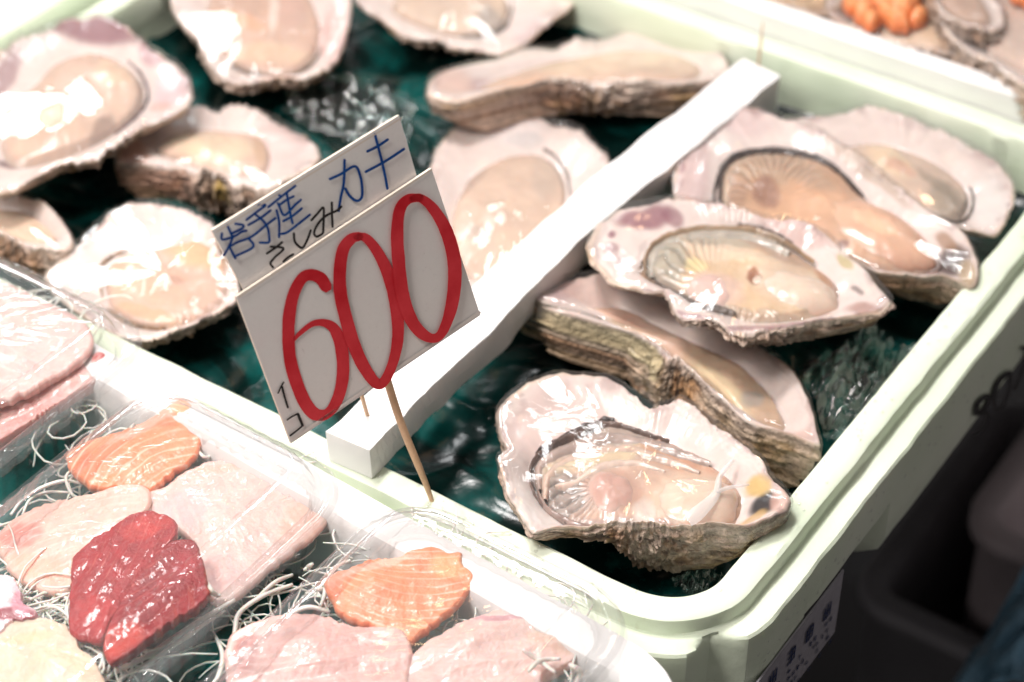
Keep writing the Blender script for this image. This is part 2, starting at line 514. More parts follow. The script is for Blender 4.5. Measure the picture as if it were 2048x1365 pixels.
def ribbon(pl, pts, wid, name, mat, parent, h=0.0004, th=0.0002, m=8, smoothit=True, blunt=True):
    """flat pen stroke(s) lying on a plane; pts is a list of pixel polylines; wid px (scalar or list per polyline)"""
    V, F = [], []
    for si, line in enumerate(pts):
        ww = wid[si] if isinstance(wid, (list, tuple)) else wid
        ww = np.atleast_1d(ww)
        c = openc(line, m) if smoothit and len(line) > 2 else np.array(line, float)
        if len(c) < 3:
            c = np.linspace(c[0], c[-1], 6)
        wv = np.interp(np.linspace(0, 1, len(c)), np.linspace(0, 1, len(ww)), ww) if len(ww) > 1 else np.full(len(c), ww[0])
        t = np.gradient(c, axis=0); t /= np.linalg.norm(t, axis=1)[:, None] + 1e-9
        nn = np.column_stack([-t[:, 1], t[:, 0]])
        if blunt:   # round pen ends
            e = 0.38 * wv[0]; c = np.vstack([c[0] - t[0] * e, c, c[-1] + t[-1] * e * (wv[-1] / wv[0])])
            wv = np.concatenate([[wv[0] * 0.55], wv, [wv[-1] * 0.55]]); nn = np.vstack([nn[0], nn, nn[-1]])
        jit = 1 + 0.05 * fbm(c[:, 0] * 0.09, c[:, 1] * 0.09, si, 3)
        a = c + nn * (wv * 0.5 * jit)[:, None]; b = c - nn * (wv * 0.5 * jit)[:, None]
        hh = h + si * th * 0.35
        n0 = len(V)
        top = np.concatenate([pl.on(a[:, 0], a[:, 1], np.full(len(a), hh)), pl.on(b[:, 0], b[:, 1], np.full(len(b), hh))])
        V.extend(top)
        L = len(a)
        for i in range(L - 1):
            F.append((n0 + i, n0 + i + 1, n0 + L + i + 1, n0 + L + i))
    return mk(name, V, F, mat, parent, False)

def cr(pts, ox, oy, s):
    return [[(ox + x / s, oy + y / s) for x, y in l] for l in pts]
ribbon(skirt, cr([[(650, 1120), (665, 1050), (715, 1000), (742, 1010), (722, 1070), (672, 1115), (722, 1112), (722, 1170), (680, 1235), (632, 1262)],
                  [(880, 835), (820, 880), (782, 960), (772, 1050), (790, 1092), (840, 1040), (878, 940), (884, 850)],
                  [(1010, 700), (960, 830), (912, 950)], [(968, 668), (1050, 690)]], 1760, 500, 3.413), 9, 'marker_writing', M_markergrey, gbox)
# water drops on the rim and side
rs_ = random.Random(12); V, F = [], []
for k in range(150):
    if k < 60: c_ = uv(rs_.uniform(-0.09, 0.2), SK + 0.0003, -rs_.uniform(0.012, 0.034)); ax = (UU, np.array([0, 0, 1.0]), VV)
    elif k < 110: c_ = uv(rs_.uniform(-0.09, 0.22), rs_.uniform(0.156, 0.165), 0.0002); ax = (UU, VV, np.array([0, 0, 1.0]))
    else: c_ = uv(rs_.uniform(-0.110, -0.101), rs_.uniform(0.0, 0.14), 0.0002); ax = (UU, VV, np.array([0, 0, 1.0]))
    r_ = rs_.uniform(0.0004, 0.0012) ** 1.0; n0 = len(V)
    for i in range(5):
        ph = math.pi / 2 * i / 4
        for j in range(10):
            a_ = 2 * math.pi * j / 10
            V.append(c_ + (ax[0] * math.cos(a_) + ax[1] * math.sin(a_) * 0.8) * r_ * math.cos(ph) + ax[2] * r_ * 0.45 * math.sin(ph))
    F += gridf(5, 10, True, base=n0)
tag(mk('water_drops', V, F, m_film('water', rough=0.03, wr=0.0, milky=0.0, refl=0.12, fine=0.0), gbox), kind='stuff')
# printed label
lab_px = [(1519, 1341), (1693, 1130)]
la = skirt.on(1519, 1341); lb = skirt.on(1694, 1129)
dz = np.array([0, 0, -0.040])
ua = (lb - la) / np.linalg.norm(lb - la)
la = la - ua * 0.02 ; la[2] = lb[2]
M_label = m_plain('label_paper', (0.34, 0.33, 0.36), 0.5, nscale=200, var=0.12)
LB = np.array([la, lb - ua * 0.004, lb - ua * 0.004 + dz, la + dz])
lv = np.concatenate([LB + VV * 0.0006, LB - VV * 0.0002])
lbl = mk('paper_label', lv, [(0, 1, 2, 3), (7, 6, 5, 4), (0, 4, 5, 1), (1, 5, 6, 2), (2, 6, 7, 3), (3, 7, 4, 0)], M_label, gbox, False)
rs = random.Random(4)
V, F = [], []
def lq(s0, s1, t0, t1, sk=0.0):
    n0 = len(V)
    for s, t in ((s0, t0), (s1, t0 + sk), (s1, t1 + sk), (s0, t1)):
        V.append(la + ua * s + np.array([0, 0, -t]) + VV * 0.0012)
    F.append((n0, n0 + 1, n0 + 2, n0 + 3))
L_ = np.linalg.norm(lb - la)
for k in range(5):     # bold row of characters
    s = 0.012 + k * 0.0165
    if s + 0.008 > L_: break
    for (a, b, c, d) in ((0, .007, .0, .0012), (0, .007, .0035, .0046), (0, .007, .0072, .0084), (0, .0014, 0, .008), (.0056, .007, 0, .008), (.0028, .0040, -.001, .009)):
        if rs.random() < 0.86: lq(s + a, s + b, 0.0035 + c, 0.0035 + d)
for row in range(4):
    t = 0.0155 + row * 0.0058
    s = 0.008 + rs.random() * 0.004
    while s < L_ - 0.01:
        for k in range(rs.randint(2, 4)):
            a = rs.random() * 0.002
            if rs.random() < 0.5: lq(s + a, s + a + 0.0006, t, t + 0.003)
            else: lq(s, s + 0.0028, t + a, t + a + 0.0006)
        s += 0.0042 if rs.random() < 0.75 else 0.010
mk('label_print', V, F, m_ink('label_ink', (0.01, 0.02, 0.07), (0.03, 0.05, 0.14), 200), lbl, False)

# --- teal plastic inside the green box
def liner(name, x0, x1, y0, y1, z, frame, seed, amp=0.004, mat=None):
    gx, gy = 190, 150
    a, b = np.meshgrid(np.linspace(x0, x1, gx), np.linspace(y0, y1, gy), indexing='ij')
    n1 = fbm(a * 14, b * 14, seed, 4)
    ridge = 1 - np.abs(fbm(a * 22 + n1 * 2, b * 22, seed + 3, 3)) * 3
    zz = z + amp * n1 + amp * 0.9 * np.clip(ridge, 0, 1) ** 2
    e = np.minimum(np.minimum(a - x0, x1 - a), np.minimum(b - y0, y1 - b))
    zz = zz + 0.005 * np.exp(-e / 0.006)
    ex, ey, o0 = frame
    v = a.reshape(-1, 1) * ex + b.reshape(-1, 1) * ey + o0
    v[:, 2] += zz.ravel()
    return mk(name, v, gridf(gx, gy, False), mat or M_liner)
ln = liner('liner_sheet', GX[0] + 0.002, GX[1] - 0.002, GX[2] + 0.002, GX[3] - 0.002, -0.036, (VV, UU, np.zeros(3)), 2.2)
tag(ln, 'wet dark teal plastic sheet lining the green foam box under the oysters', 'plastic sheet')

# --- white foam box with the sashimi packs (front left)
eA, eB = at(240, 706, 0.013), at(1325, 1306, 0.013)
W2 = (eB - eA); W2 /= np.linalg.norm(W2)
W1 = np.array([-W2[1], W2[0], 0])
if W1 @ UU < 0: W1 = -W1
WO = eA.copy(); WO[2] = 0
Wlen = np.linalg.norm(eB - eA)
wbox = empty('foam_box', WO + W1 * -0.15 + W2 * 0.1 + np.array([0, 0, -0.07]), 'white foam box with the sashimi packs in the lower left', 'foam box')
wprof = [(-0.01, -0.048), (0, -0.046), (0.001, -0.02), (0.002, 0.008), (0.004, 0.0118), (0.006, 0.013), (0.016, 0.013), (0.0205, 0.0118), (0.022, 0.009), (0.022, -0.004), (0.0215, -0.006)]
wprof += [(0.0210, -0.02), (0.017, -0.066), (0.015, -0.070), (0.0, -0.0705)]
Wr = (-0.30, Wlen + 0.030 - 0.022, -0.42, -0.022)
def wfn(q, n, d, z):
    q = q.copy()
    if z < -0.0055:                      # tucks under the lip so that it clears the green box's ledge
        q[:, :2] -= n * (0.012 * (n[:, 1] > 0.5))[:, None] * (d > 0.01)
    return q
sweep('tub', Wr, 0.022, wprof, M_white, wbox, True, True, frame=(W2, W1, WO), ns=80, rough=0.0007, seed=5, sharp=28)
ln2 = liner('liner_sheet', Wr[0] + 0.003, Wr[1] - 0.003, Wr[2] + 0.003, Wr[3] - 0.003, -0.040, (W2, W1, WO), 8.2, 0.004, M_liner2)
tag(ln2, 'teal plastic sheet under the clear sashimi packs in the white box', 'plastic sheet')

# --- white foam box behind, upper right
bbox_ = empty('foam_box', uv(0.45, 0.05, -0.07), 'white foam box of shellfish with orange roe behind the green box', 'foam box')
bprof = [(-0.01, -0.048), (0, -0.046), (0.0, -0.01), (0.001, 0.004), (0.003, 0.006), (0.010, 0.006), (0.0125, 0.004), (0.013, -0.003), (0.013, -0.060), (0.011, -0.068), (0.0, -0.0705)]
sweep('tub', (-0.30, 0.40, 0.3275, 0.72), 0.02, bprof, M_white, bbox_, True, True, ns=80, rough=0.0008, seed=11, sharp=28)

gb2 = empty('foam_box', uv(0.1, -0.55, -0.07), 'pale foam box beyond the upper left corner, only its blurred rim showing', 'foam box')
sweep('tub', (-0.78, -0.400, -0.05, 0.35), 0.02, [(-0.01, -0.048), (0, -0.046), (0.0, -0.004), (0.002, 0), (0.012, 0.0), (0.014, -0.002), (0.014, -0.066), (0.0, -0.0705)], M_green, gb2, True, True, ns=30, rough=0.0008, seed=15)

# --- white foam divider bar across the green box
def bar():
    LP = openc([(655, 866), (860, 662), (1000, 520), (1079, 454), (1224, 326), (1374, 207), (1488, 117)], 18)
    RP = openc([(739, 902), (871, 767), (1000, 645), (1070, 568), (1180, 462), (1286, 375), (1347, 329), (1488, 212), (1560, 152)], 18)
    n = 90
    def res(P):
        d = np.r_[0, np.cumsum(np.hypot(*np.diff(P, axis=0).T))]; q = np.linspace(0, d[-1], n + 1)
        return np.column_stack([np.interp(q, d, P[:, 0]), np.interp(q, d, P[:, 1])])
    LP, RP = res(LP), res(RP)
    zb = np.linspace(0.0165, 0.004, n + 1)
    V = []
    sec = [(0, 0.0), (0.03, 0.0), (0.97, 0.0), (1, 0.0), (1, 0.002), (1, 0.5), (1, 0.98), (0.97, 1), (0.03, 1), (0, 0.98), (0, 0.5), (0, 0.002)]
    for i in range(n + 1):
        t = i / n
        a = at(LP[i, 0], LP[i, 1], zb[i]); b = at(RP[i, 0], RP[i, 1], zb[i])
        for (s, dpt) in sec:
            p = a + (b - a) * s
            th = 0.0165 + 0.006 * t
            inset = 0.002 * dpt
            p = p + np.array([0, 0, -th * dpt]) 
            k = fbm(t * 26, s * 2, dpt * 2, 4) * (0.0016 if 0 < dpt else 0.0010)
            p = p + VV * k * (1 if s > 0.5 else -1) + np.array([0, 0, 0.0006 * fbm(t * 30, s * 3, dpt * 2 + 4, 3)])
            V.append(p)
    M_ = len(sec)
    f = gridf(n + 1, M_, True)
    f.append(tuple(range(M_))); f.append(tuple(range(n * M_, n * M_ + M_))[::-1])
    o = mk('foam_divider', V, f, M_white)
    md = o.modifiers.new('b', 'BEVEL'); md.width = 0.0008; md.segments = 2; md.limit_method = 'ANGLE'; md.angle_limit = R(50)
    for p in o.data.polygons: p.use_smooth = False
    return tag(o, 'white foam bar laid across the green box between the oyster rows', 'divider')
bar()

def tube(name, pts, rad, mat, parent=None, sides=8, **kw):
    p = np.array(pts, float)
    rad = np.interp(np.linspace(0, 1, len(p)), np.linspace(0, 1, len(np.atleast_1d(rad))), np.atleast_1d(rad))
    V = []
    for i in range(len(p)):
        t = p[min(i + 1, len(p) - 1)] - p[max(i - 1, 0)]; t /= np.linalg.norm(t)
        a = np.cross(t, [0.3, 0.2, 1.0]) if abs(t[2]) < 0.95 else np.cross(t, [1, 0, 0]); a /= np.linalg.norm(a); b = np.cross(t, a)
        for k in range(sides):
            an = 2 * math.pi * k / sides
            V.append(p[i] + rad[i] * (a * math.cos(an) + b * math.sin(an)))
    f = gridf(len(p), sides, True)
    f.append(tuple(range(sides))[::-1]); f.append(tuple(range((len(p) - 1) * sides, len(p) * sides)))
    return V, f
def tubeobj(name, pts, rad, mat, parent=None, sides=8, **kw):
    V, f = tube(name, pts, rad, mat, sides=sides)
    return mk(name, V, f, mat, parent, True, **kw)

# pins stuck in the bar
b1 = at(735, 832, 0.0155); t1_ = b1 + np.array([-0.004, -0.001, 0.026])
tag(tubeobj('toothpick', [b1 + (b1 - t1_) * 0.3, (b1 + t1_) / 2, t1_], [0.0009, 0.001, 0.001], M_wood), 'short wooden toothpick pushed into the near end of the foam bar', 'toothpick')
b1 = at(1517, 132, 0.004); t1_ = b1 + np.array([0.0005, 0.002, 0.026])
tag(tubeobj('toothpick', [b1 + (b1 - t1_) * 0.3, (b1 + t1_) / 2, t1_], [0.0006, 0.0007, 0.0004], M_wood), 'thin toothpick standing in the far end of the foam bar', 'toothpick')

# ------------------------------------------------------------------ price sign
depth_dir = rays(1024, 682.5); depth_dir = depth_dir / np.linalg.norm(depth_dir)
cr_ = np.array([1.0, 0, 0]); cu_ = np.cross(cr_, depth_dir); cb_ = -depth_dir   # camera right, up, towards camera
h3 = -104 * cr_ + 295 * cu_ + 180 * cb_
w3_ = 378 * cr_ + 253 * cu_ - 196 * cb_
sn = np.cross(w3_, h3); sn /= np.linalg.norm(sn)
if sn @ cb_ < 0: sn = -sn
base = at(871, 1017, -0.004)
sign_pl = WPlane(base + sn * 0.0016, sn)
sign = empty('price_sign', base, 'two-card price sign reading 600 in red on a bamboo skewer', 'price sign')
def card(name, px, h, th, parent):
    c = np.array(px, float)
    # rounded corners a little, slight bow
    top = []
    n = 14
    e = []
    for i in range(4):
        a, b = c[i], c[(i + 1) % 4]
        for k in range(n): e.append(a + (b - a) * (k / n))
    e = np.array(e)
    cen = c.mean(0)
    t = sign_pl.on(e[:, 0], e[:, 1], np.full(len(e), h)); bt = sign_pl.on(e[:, 0], e[:, 1], np.full(len(e), h - th))
    m = len(e)
    f = [tuple(range(m)), tuple(range(m, 2 * m))[::-1]]
    fm = [0, 0]
    for i in range(m):
        j = (i + 1) % m
        f.append((i, i + m, j + m, j)); fm.append(1)
    return mk(name, np.concatenate([t, bt]), f, [M_card, M_edge], parent, False, fm=fm)
card('upper_card', [(424, 461), (798, 231), (868, 470), (520, 640)], 0.0, 0.0013, sign)
card('front_card', [(467, 591), (857, 335), (955, 628), (577, 884)], 0.0022, 0.0014, sign)
# laminate strip along the bottom edge
def sline(name, a, b, wpx, h, mat, parent):
    return ribbon(sign_pl, [[a, ((a[0] + b[0]) / 2, (a[1] + b[1]) / 2), b]], wpx, name, mat, parent, h, smoothit=False, blunt=False)
sline('laminate_edge', (576, 876), (954, 621), 5, 0.0026, m_plain('laminate_white', (0.8, 0.74, 0.7), 0.15), sign)
for (a, b) in (((470, 592), (857, 337)), ((426, 462), (798, 233))):
    sline('card_rim', a, b, 2.6, 0.0026, M_edge, sign)
# skewer
st = sign_pl.on(735, 640, -0.0022)
base2 = sign_pl.on(871, 1017, -0.0022)
tp = st; bt_ = base2 + (base2 - st) / np.linalg.norm(base2 - st) * 0.012
pp = [bt_ + (tp - bt_) * t + np.array([0.0006 * math.sin(t * 9), 0, 0.0]) for t in np.linspace(0, 1, 20)]
tubeobj('skewer', pp, [0.0006, 0.0016, 0.0017, 0.0017], M_wood, sign, 10)
S = 2.0067
def c1(l): return [[(400 + x / S, 220 + y / S) for x, y in q] for q in l]
ribbon(sign_pl, c1([[(494, 706), (470, 670), (430, 656), (395, 672), (362, 735), (345, 820), (342, 910), (350, 1000), (375, 1090), (410, 1170), (450, 1214), (500, 1210), (540, 1150), (560, 1060), (556, 960), (530, 880), (490, 850), (440, 852), (390, 888), (365, 915)]]),
       [[22.8, 25.1, 22.8, 21.7, 23.9, 25.1, 25.1, 25.1, 26.2, 26.2, 25.1, 19.4, 22.8, 25.1, 25.1, 22.8, 16.0, 11.4, 9.1, 6.8]], 'price_digit', M_red, sign, 0.0026)
ribbon(sign_pl, c1([[(625, 500), (590, 512), (558, 555), (545, 640), (548, 730), (570, 830), (600, 930), (640, 1020), (690, 1088), (725, 1078), (760, 1000), (778, 900), (772, 790), (745, 670), (700, 570), (650, 508), (608, 504)]]),
       [[17.1, 21.7, 23.9, 25.1, 26.2, 26.2, 26.2, 25.1, 21.7, 19.4, 20.5, 23.9, 25.1, 25.1, 21.7, 18.2, 11.4]], 'price_digit', M_red, sign, 0.0031)
ribbon(sign_pl, c1([[(865, 345), (815, 352), (782, 395), (772, 490), (778, 600), (792, 720), (822, 820), (862, 880), (912, 908), (950, 888), (985, 800), (1002, 690), (998, 580), (965, 470), (910, 382), (860, 345), (830, 350)]]),
       [[16.0, 19.4, 22.8, 25.1, 26.2, 26.2, 25.1, 23.9, 18.2, 18.2, 23.9, 27.4, 27.4, 26.2, 20.5, 16.0, 11.4]], 'price_digit', M_red, sign, 0.0036)
S2 = 6.823
def c2(l): return [[(430 + x / S2, 340 + y / S2) for x, y in q] for q in l]
ribbon(sign_pl, c1([[(518, 277), (560, 258), (618, 226), (640, 265), (648, 318), (645, 352), (625, 364), (598, 345), (580, 315)], [(577, 200), (574, 290), (562, 350), (553, 405)],
                    [(668, 166), (710, 145), (750, 118)], [(661, 248), (740, 205), (815, 156)], [(698, 97), (722, 190), (738, 260), (748, 315)]])
       + c2([[(155, 752), (190, 830), (220, 900)], [(80, 860), (88, 945), (250, 900), (350, 840), (415, 825)], [(262, 730), (370, 750), (350, 795), (240, 850), (205, 880)],
             [(225, 920), (170, 1050), (105, 1160)], [(185, 1050), (230, 1140), (262, 1200)], [(170, 1050), (290, 980), (480, 905), (690, 740), (810, 650)], [(440, 930), (505, 1010), (470, 1070), (270, 1165)],
             [(575, 475), (670, 475), (560, 560), (410, 675)], [(435, 745), (600, 650), (740, 545)], [(530, 600), (640, 690), (700, 790), (718, 900), (712, 980), (590, 985)],
             [(840, 325), (870, 345)], [(705, 500), (880, 360), (990, 275), (1075, 210)], [(835, 445), (860, 500), (905, 600), (960, 590), (1060, 480), (1150, 400)], [(855, 470), (955, 400), (1050, 352)],
             [(955, 310), (985, 480), (1010, 620), (1035, 720)], [(815, 540), (850, 700), (850, 910)], [(905, 690), (1030, 620), (1160, 515)], [(870, 865), (960, 840), (1120, 720), (1270, 600)]]),
       [5.4] * 5 + [5.0] * 18, 'blue_lettering', M_blue, sign, 0.0006, 0.00012)
ribbon(sign_pl, c2([[(1290, 680), (1380, 580), (1450, 505), (1460, 600), (1450, 850)], [(1700, 490), (1640, 545), (1500, 610), (1400, 700), (1340, 800), (1330, 870), (1370, 900), (1440, 860)], [(1568, 435), (1570, 600), (1578, 770)],
                    [(1050, 855), (1060, 960), (1110, 1025), (1170, 1050), (1230, 950), (1280, 815)],
                    [(680, 1130), (800, 1050), (890, 975)], [(730, 1035), (905, 1060), (790, 1180), (730, 1260), (765, 1320)], [(905, 1240), (970, 1180), (1040, 1140)]]),
       4.8, 'black_lettering', M_black, sign, 0.0014, 0.00012)
S3 = 9.75
ribbon(sign_pl, [[(530 + x / S3, 750 + y / S3) for x, y in l] for l in [[(300, 110), (255, 180), (190, 320)], [(265, 185), (310, 370), (378, 600)], [(365, 840), (460, 775), (570, 720)], [(575, 725), (620, 840), (665, 950)], [(665, 950), (560, 1040), (420, 1145)]]],
       [3.2, 4.2, 3.4, 5.4, 3.6], 'black_lettering', M_black, sign, 0.0027, 0.00012)
#PART3
# ------------------------------------------------------------------ oysters
CREAM = (0.62, 0.44, 0.36); PEACH = (0.60, 0.34, 0.24); GREY = (0.34, 0.28, 0.25); DARK = (0.035, 0.022, 0.018)
PALE = (0.78, 0.66, 0.58); NAC = (0.77, 0.65, 0.60); PURP = (0.24, 0.08, 0.11); BROWN = (0.33, 0.18, 0.10); TAN = (0.60, 0.40, 0.24)
OCHRE = (0.62, 0.42, 0.14); WHITE = (0.80, 0.74, 0.70); ROSE = (0.66, 0.40, 0.33)
NT = 420
def blobh(px, py, blobs):
    h = np.zeros(px.shape)
    for (x, y, rx, ry, an, hh) in blobs:
        ca, sa = math.cos(R(an)), math.sin(R(an))
        dx, dy = px - x, py - y
        d = ((dx * ca + dy * sa) / rx) ** 2 + ((-dx * sa + dy * ca) / ry) ** 2
        h = h + hh * np.exp(-d * 1.1)
    return h

def oyster(label, rim, cav, c, z, n=(0, 0, 1), depth=0.026, lip=0.004, dome=0.004, base=CREAM, meat=(), lipc=NAC, lips=(), hts=(), frill=None, seed=0,
           crust=(), wav=0.0016, film=True, group='wrapped oysters in the green box', jag=5, filmh=0.0015, shrink=0.5, crustbase=None, filmw=None, edgecol=BROWN, kind='oyster', fs=1.0, dm=None, pe=1.6, gills=(), stain=0.55):
    pl = Plane(c[0], c[1], z, n)
    lip = lip * 1.55; wav = wav * 1.4
    th = np.linspace(0, 2 * np.pi, NT, endpoint=False)
    Rr = polar(rim, c, th); Rc = polar(cav, c, th); Rc = np.minimum(Rc, Rr - 2.5)
    ct, stn = np.cos(th), np.sin(th)
    jn = fbm(ct * 6, stn * 6, seed, 5, 0.65)
    Rr = Rr + jag * jn + 0.8 * jag * (np.abs(fbm(ct * 15, stn * 15, seed + 90, 4, 0.6)) * 2 - 0.5) 
    o = empty(kind, pl.on(c[0], c[1], 0) - pl.n * depth, label, kind, group)
    up = pl.n
    k_m = 1 / 4600.0   # rough metres per photo pixel at this distance
    wv = wav * fbm(ct * 2.2, stn * 2.2, seed + 2, 3) * 2
    V, Cc, Fm = [], [], []
    dmf = np.interp(np.mod(np.degrees(th), 360), *zip(*dm)) if dm else np.ones(NT)
    nC, nL, nO = 14, 26, 46
    # cavity floor, then lip out to the rim
    for i in range(nC):
        s = (i + 0.3) / nC
        px = c[0] + Rc * s * ct; py = c[1] + Rc * s * stn
        h = -lip - 0.006 * (1 - s ** 3) + 0 * px
        V.append(pl.on(px, py, h)); Cc.append(paint(px, py, lipc, lips, seed=seed))
    for i in range(nL):
        t = i / (nL - 1)
        r = Rc + (Rr - Rc) * t
        px = c[0] + r * ct; py = c[1] + r * stn
        h = -lip * (1 - t) ** 1.6 + wv * t ** 1.5 + (0.0006 + 0.0012 * t ** 6) * fbm(px * 0.02, py * 0.02, seed + 4, 4) + 0.0011 * t ** 8 * fbm(ct * 18, stn * 18, seed + 93, 4) + 0.00018 * np.sin(t * 26 + 14 * fbm(ct * 4, stn * 4, seed + t, 3)) * t ** 2 - 0.0012 * sstep(0.9, 1, t) ** 2
        V.append(pl.on(px, py, h))
        col = paint(px, py, lipc, lips, seed=seed)
        sn_ = (sstep(0.10, 0.30, fbm(px * 0.022, py * 0.022, seed + 77, 5, 0.6)) * sstep(0.45, 0.95, t) * stain)[:, None]
        col = col * (1 - sn_) + np.array((0.40, 0.26, 0.25)) * sn_
        sn_ = (sstep(0.22, 0.34, fbm(px * 0.05, py * 0.05, seed + 79, 4, 0.6)) * sstep(0.6, 1.0, t) * stain)[:, None]
        col = col * (1 - sn_) + np.array((0.20, 0.10, 0.10)) * sn_
        e = sstep(0.88, 1.0, t + 0.08 * fbm(ct * 9, stn * 9, seed + 6, 4))[:, None] * 0.75
        ec = np.array(TAN) * (0.5 + 0.5 * sstep(-0.3, 0.3, fbm(ct * 5, stn * 5, seed + 8, 3)))[:, None] + 0.25
        Cc.append(col * (1 - e) + np.clip(ec, 0, 0.85) * e)
    # outer side: stacked growth layers narrowing to the cup bottom
    cbase = np.array(crustbase if crustbase is not None else (0.90, 0.69, 0.56))
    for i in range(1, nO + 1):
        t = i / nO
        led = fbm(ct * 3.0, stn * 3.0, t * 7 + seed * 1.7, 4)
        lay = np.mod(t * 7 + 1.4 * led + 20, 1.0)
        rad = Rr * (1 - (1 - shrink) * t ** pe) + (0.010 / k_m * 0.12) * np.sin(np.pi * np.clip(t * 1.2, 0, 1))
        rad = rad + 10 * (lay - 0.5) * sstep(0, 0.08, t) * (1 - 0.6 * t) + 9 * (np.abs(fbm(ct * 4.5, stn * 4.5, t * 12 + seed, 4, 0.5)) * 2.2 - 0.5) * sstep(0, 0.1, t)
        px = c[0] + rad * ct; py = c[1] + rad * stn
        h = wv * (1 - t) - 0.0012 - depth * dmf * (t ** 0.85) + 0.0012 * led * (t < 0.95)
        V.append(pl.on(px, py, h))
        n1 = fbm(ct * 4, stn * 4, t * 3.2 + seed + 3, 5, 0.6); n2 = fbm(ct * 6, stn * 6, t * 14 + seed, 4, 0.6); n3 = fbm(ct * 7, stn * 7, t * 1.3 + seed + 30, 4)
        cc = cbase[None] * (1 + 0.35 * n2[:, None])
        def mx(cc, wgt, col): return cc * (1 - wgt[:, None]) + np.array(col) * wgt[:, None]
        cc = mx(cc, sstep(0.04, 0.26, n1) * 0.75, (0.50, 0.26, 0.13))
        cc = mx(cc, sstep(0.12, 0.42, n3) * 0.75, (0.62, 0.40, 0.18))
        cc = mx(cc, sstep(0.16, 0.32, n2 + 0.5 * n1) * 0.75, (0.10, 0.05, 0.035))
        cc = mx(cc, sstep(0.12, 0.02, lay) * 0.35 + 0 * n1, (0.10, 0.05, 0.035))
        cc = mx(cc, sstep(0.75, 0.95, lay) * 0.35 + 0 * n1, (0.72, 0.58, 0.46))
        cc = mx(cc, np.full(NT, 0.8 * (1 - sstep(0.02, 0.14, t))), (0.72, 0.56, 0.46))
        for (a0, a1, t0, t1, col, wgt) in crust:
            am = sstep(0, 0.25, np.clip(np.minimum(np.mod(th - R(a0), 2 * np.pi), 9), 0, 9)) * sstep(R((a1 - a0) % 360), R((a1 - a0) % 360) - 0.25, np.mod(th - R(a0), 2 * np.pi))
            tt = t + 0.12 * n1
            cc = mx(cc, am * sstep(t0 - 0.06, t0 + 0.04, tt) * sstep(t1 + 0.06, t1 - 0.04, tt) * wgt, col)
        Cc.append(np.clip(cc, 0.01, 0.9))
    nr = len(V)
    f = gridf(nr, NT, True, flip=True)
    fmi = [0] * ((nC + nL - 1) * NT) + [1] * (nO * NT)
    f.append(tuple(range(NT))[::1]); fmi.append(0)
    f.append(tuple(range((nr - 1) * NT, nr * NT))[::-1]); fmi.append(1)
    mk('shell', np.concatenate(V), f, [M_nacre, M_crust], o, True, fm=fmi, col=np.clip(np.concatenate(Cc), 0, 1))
    # flesh
    V, Cc = [], []
    nM = 84
    for i in range(nM):
        s = (i + 0.02) / (nM - 1) * 1.015
        wob = 1 + 0.012 * fbm(ct * 9, stn * 9, seed + 11, 4)
        px = c[0] + Rc * s * wob * ct; py = c[1] + Rc * s * wob * stn
        edge = sstep(1.0, 0.86, s)
        h = -lip * 0.95 + dome * (1 - s ** 3.5) + 0.0011 * fbm(px * 0.014, py * 0.014, seed + 5, 4) * edge + 0.00018 * fbm(px * 0.05, py * 0.05, seed + 6, 3)
        # pleated gills towards the edge
        pl_ = np.sin(th * 30 + 16 * fbm(ct * 3, stn * 3, s * 4 + seed, 4)) * np.exp(-((s - 0.88) / 0.07) ** 2) * sstep(-0.1, 0.3, fbm(ct * 2, stn * 2, seed + 33, 2))
        h = h + 0.00045 * pl_ + blobh(px, py, hts) * edge - 0.003 * (1 - edge)
        V.append(pl.on(px, py, h))
        col = paint(px, py, base, meat, seed=seed + 20, warp=16, freq=0.02)
        v1 = fbm(px * 0.03, py * 0.03, seed + 40, 5, 0.6)
        col = col * (0.97 + 0.10 * v1[:, None]) * np.array([1.0, 0.97, 0.92])
        v2 = sstep(0.05, 0.35, fbm(px * 0.018, py * 0.018, seed + 50, 4))[:, None] * 0.08
        col = col * (1 - v2) + np.array(GREY) * 1.25 * v2
        for (fx, fy, gx_, gy_, grx, gry, cnt, amp, dk) in gills:
            an_ = np.arctan2(py - fy, px - fx)
            rg = np.abs(np.sin(an_ * cnt + 2.5 * fbm(px * 0.03, py * 0.03, seed + 5, 3))) ** 0.7
            wg = np.exp(-(((px - gx_) / grx) ** 2 + ((py - gy_) / gry) ** 2) ** 1.5)
            V[-1] = V[-1] + pl.n * (amp * rg * wg)[:, None]
            col = col * (1 - (dk * (1 - rg) * wg))[:, None]
        g = (sstep(0.82, 0.97, s + 0.07 * v1) * 0.6)[:, None]
        col = col * (1 - g) + np.array(GREY) * 1.2 * g
        col = col * (1 - 0.10 * pl_[:, None])
        Cc.append(np.clip(col, 0.01, 0.92))
    f = gridf(nM, NT, True, flip=True); f.append(tuple(range(NT)))
    mk('flesh', np.concatenate(V), f, M_meat, o, True, col=np.concatenate(Cc))
    # dark ruffled mantle edge
    for fr in (frill or ()):
        a0, a1, wpx, off = fr[:4]; dcol = fr[4] if len(fr) > 4 else DARK
        m = 260; tt = np.linspace(0, 1, m); tha = R(a0) + (R(a1) - R(a0)) * tt
        rr = np.interp(np.mod(tha, 2 * np.pi), np.append(th, 2 * np.pi), np.append(Rc, Rc[0]))
        ruff = 2.2 * fbm(tha * 16, 0.5, seed, 3)
        wdt = wpx * np.sin(np.pi * np.clip(tt, 0.02, 0.98)) ** 0.5 * (1 + 0.45 * fbm(tha * 9, 3, seed + 2, 3)) 
        V, Cc = [], []
        ks = 9
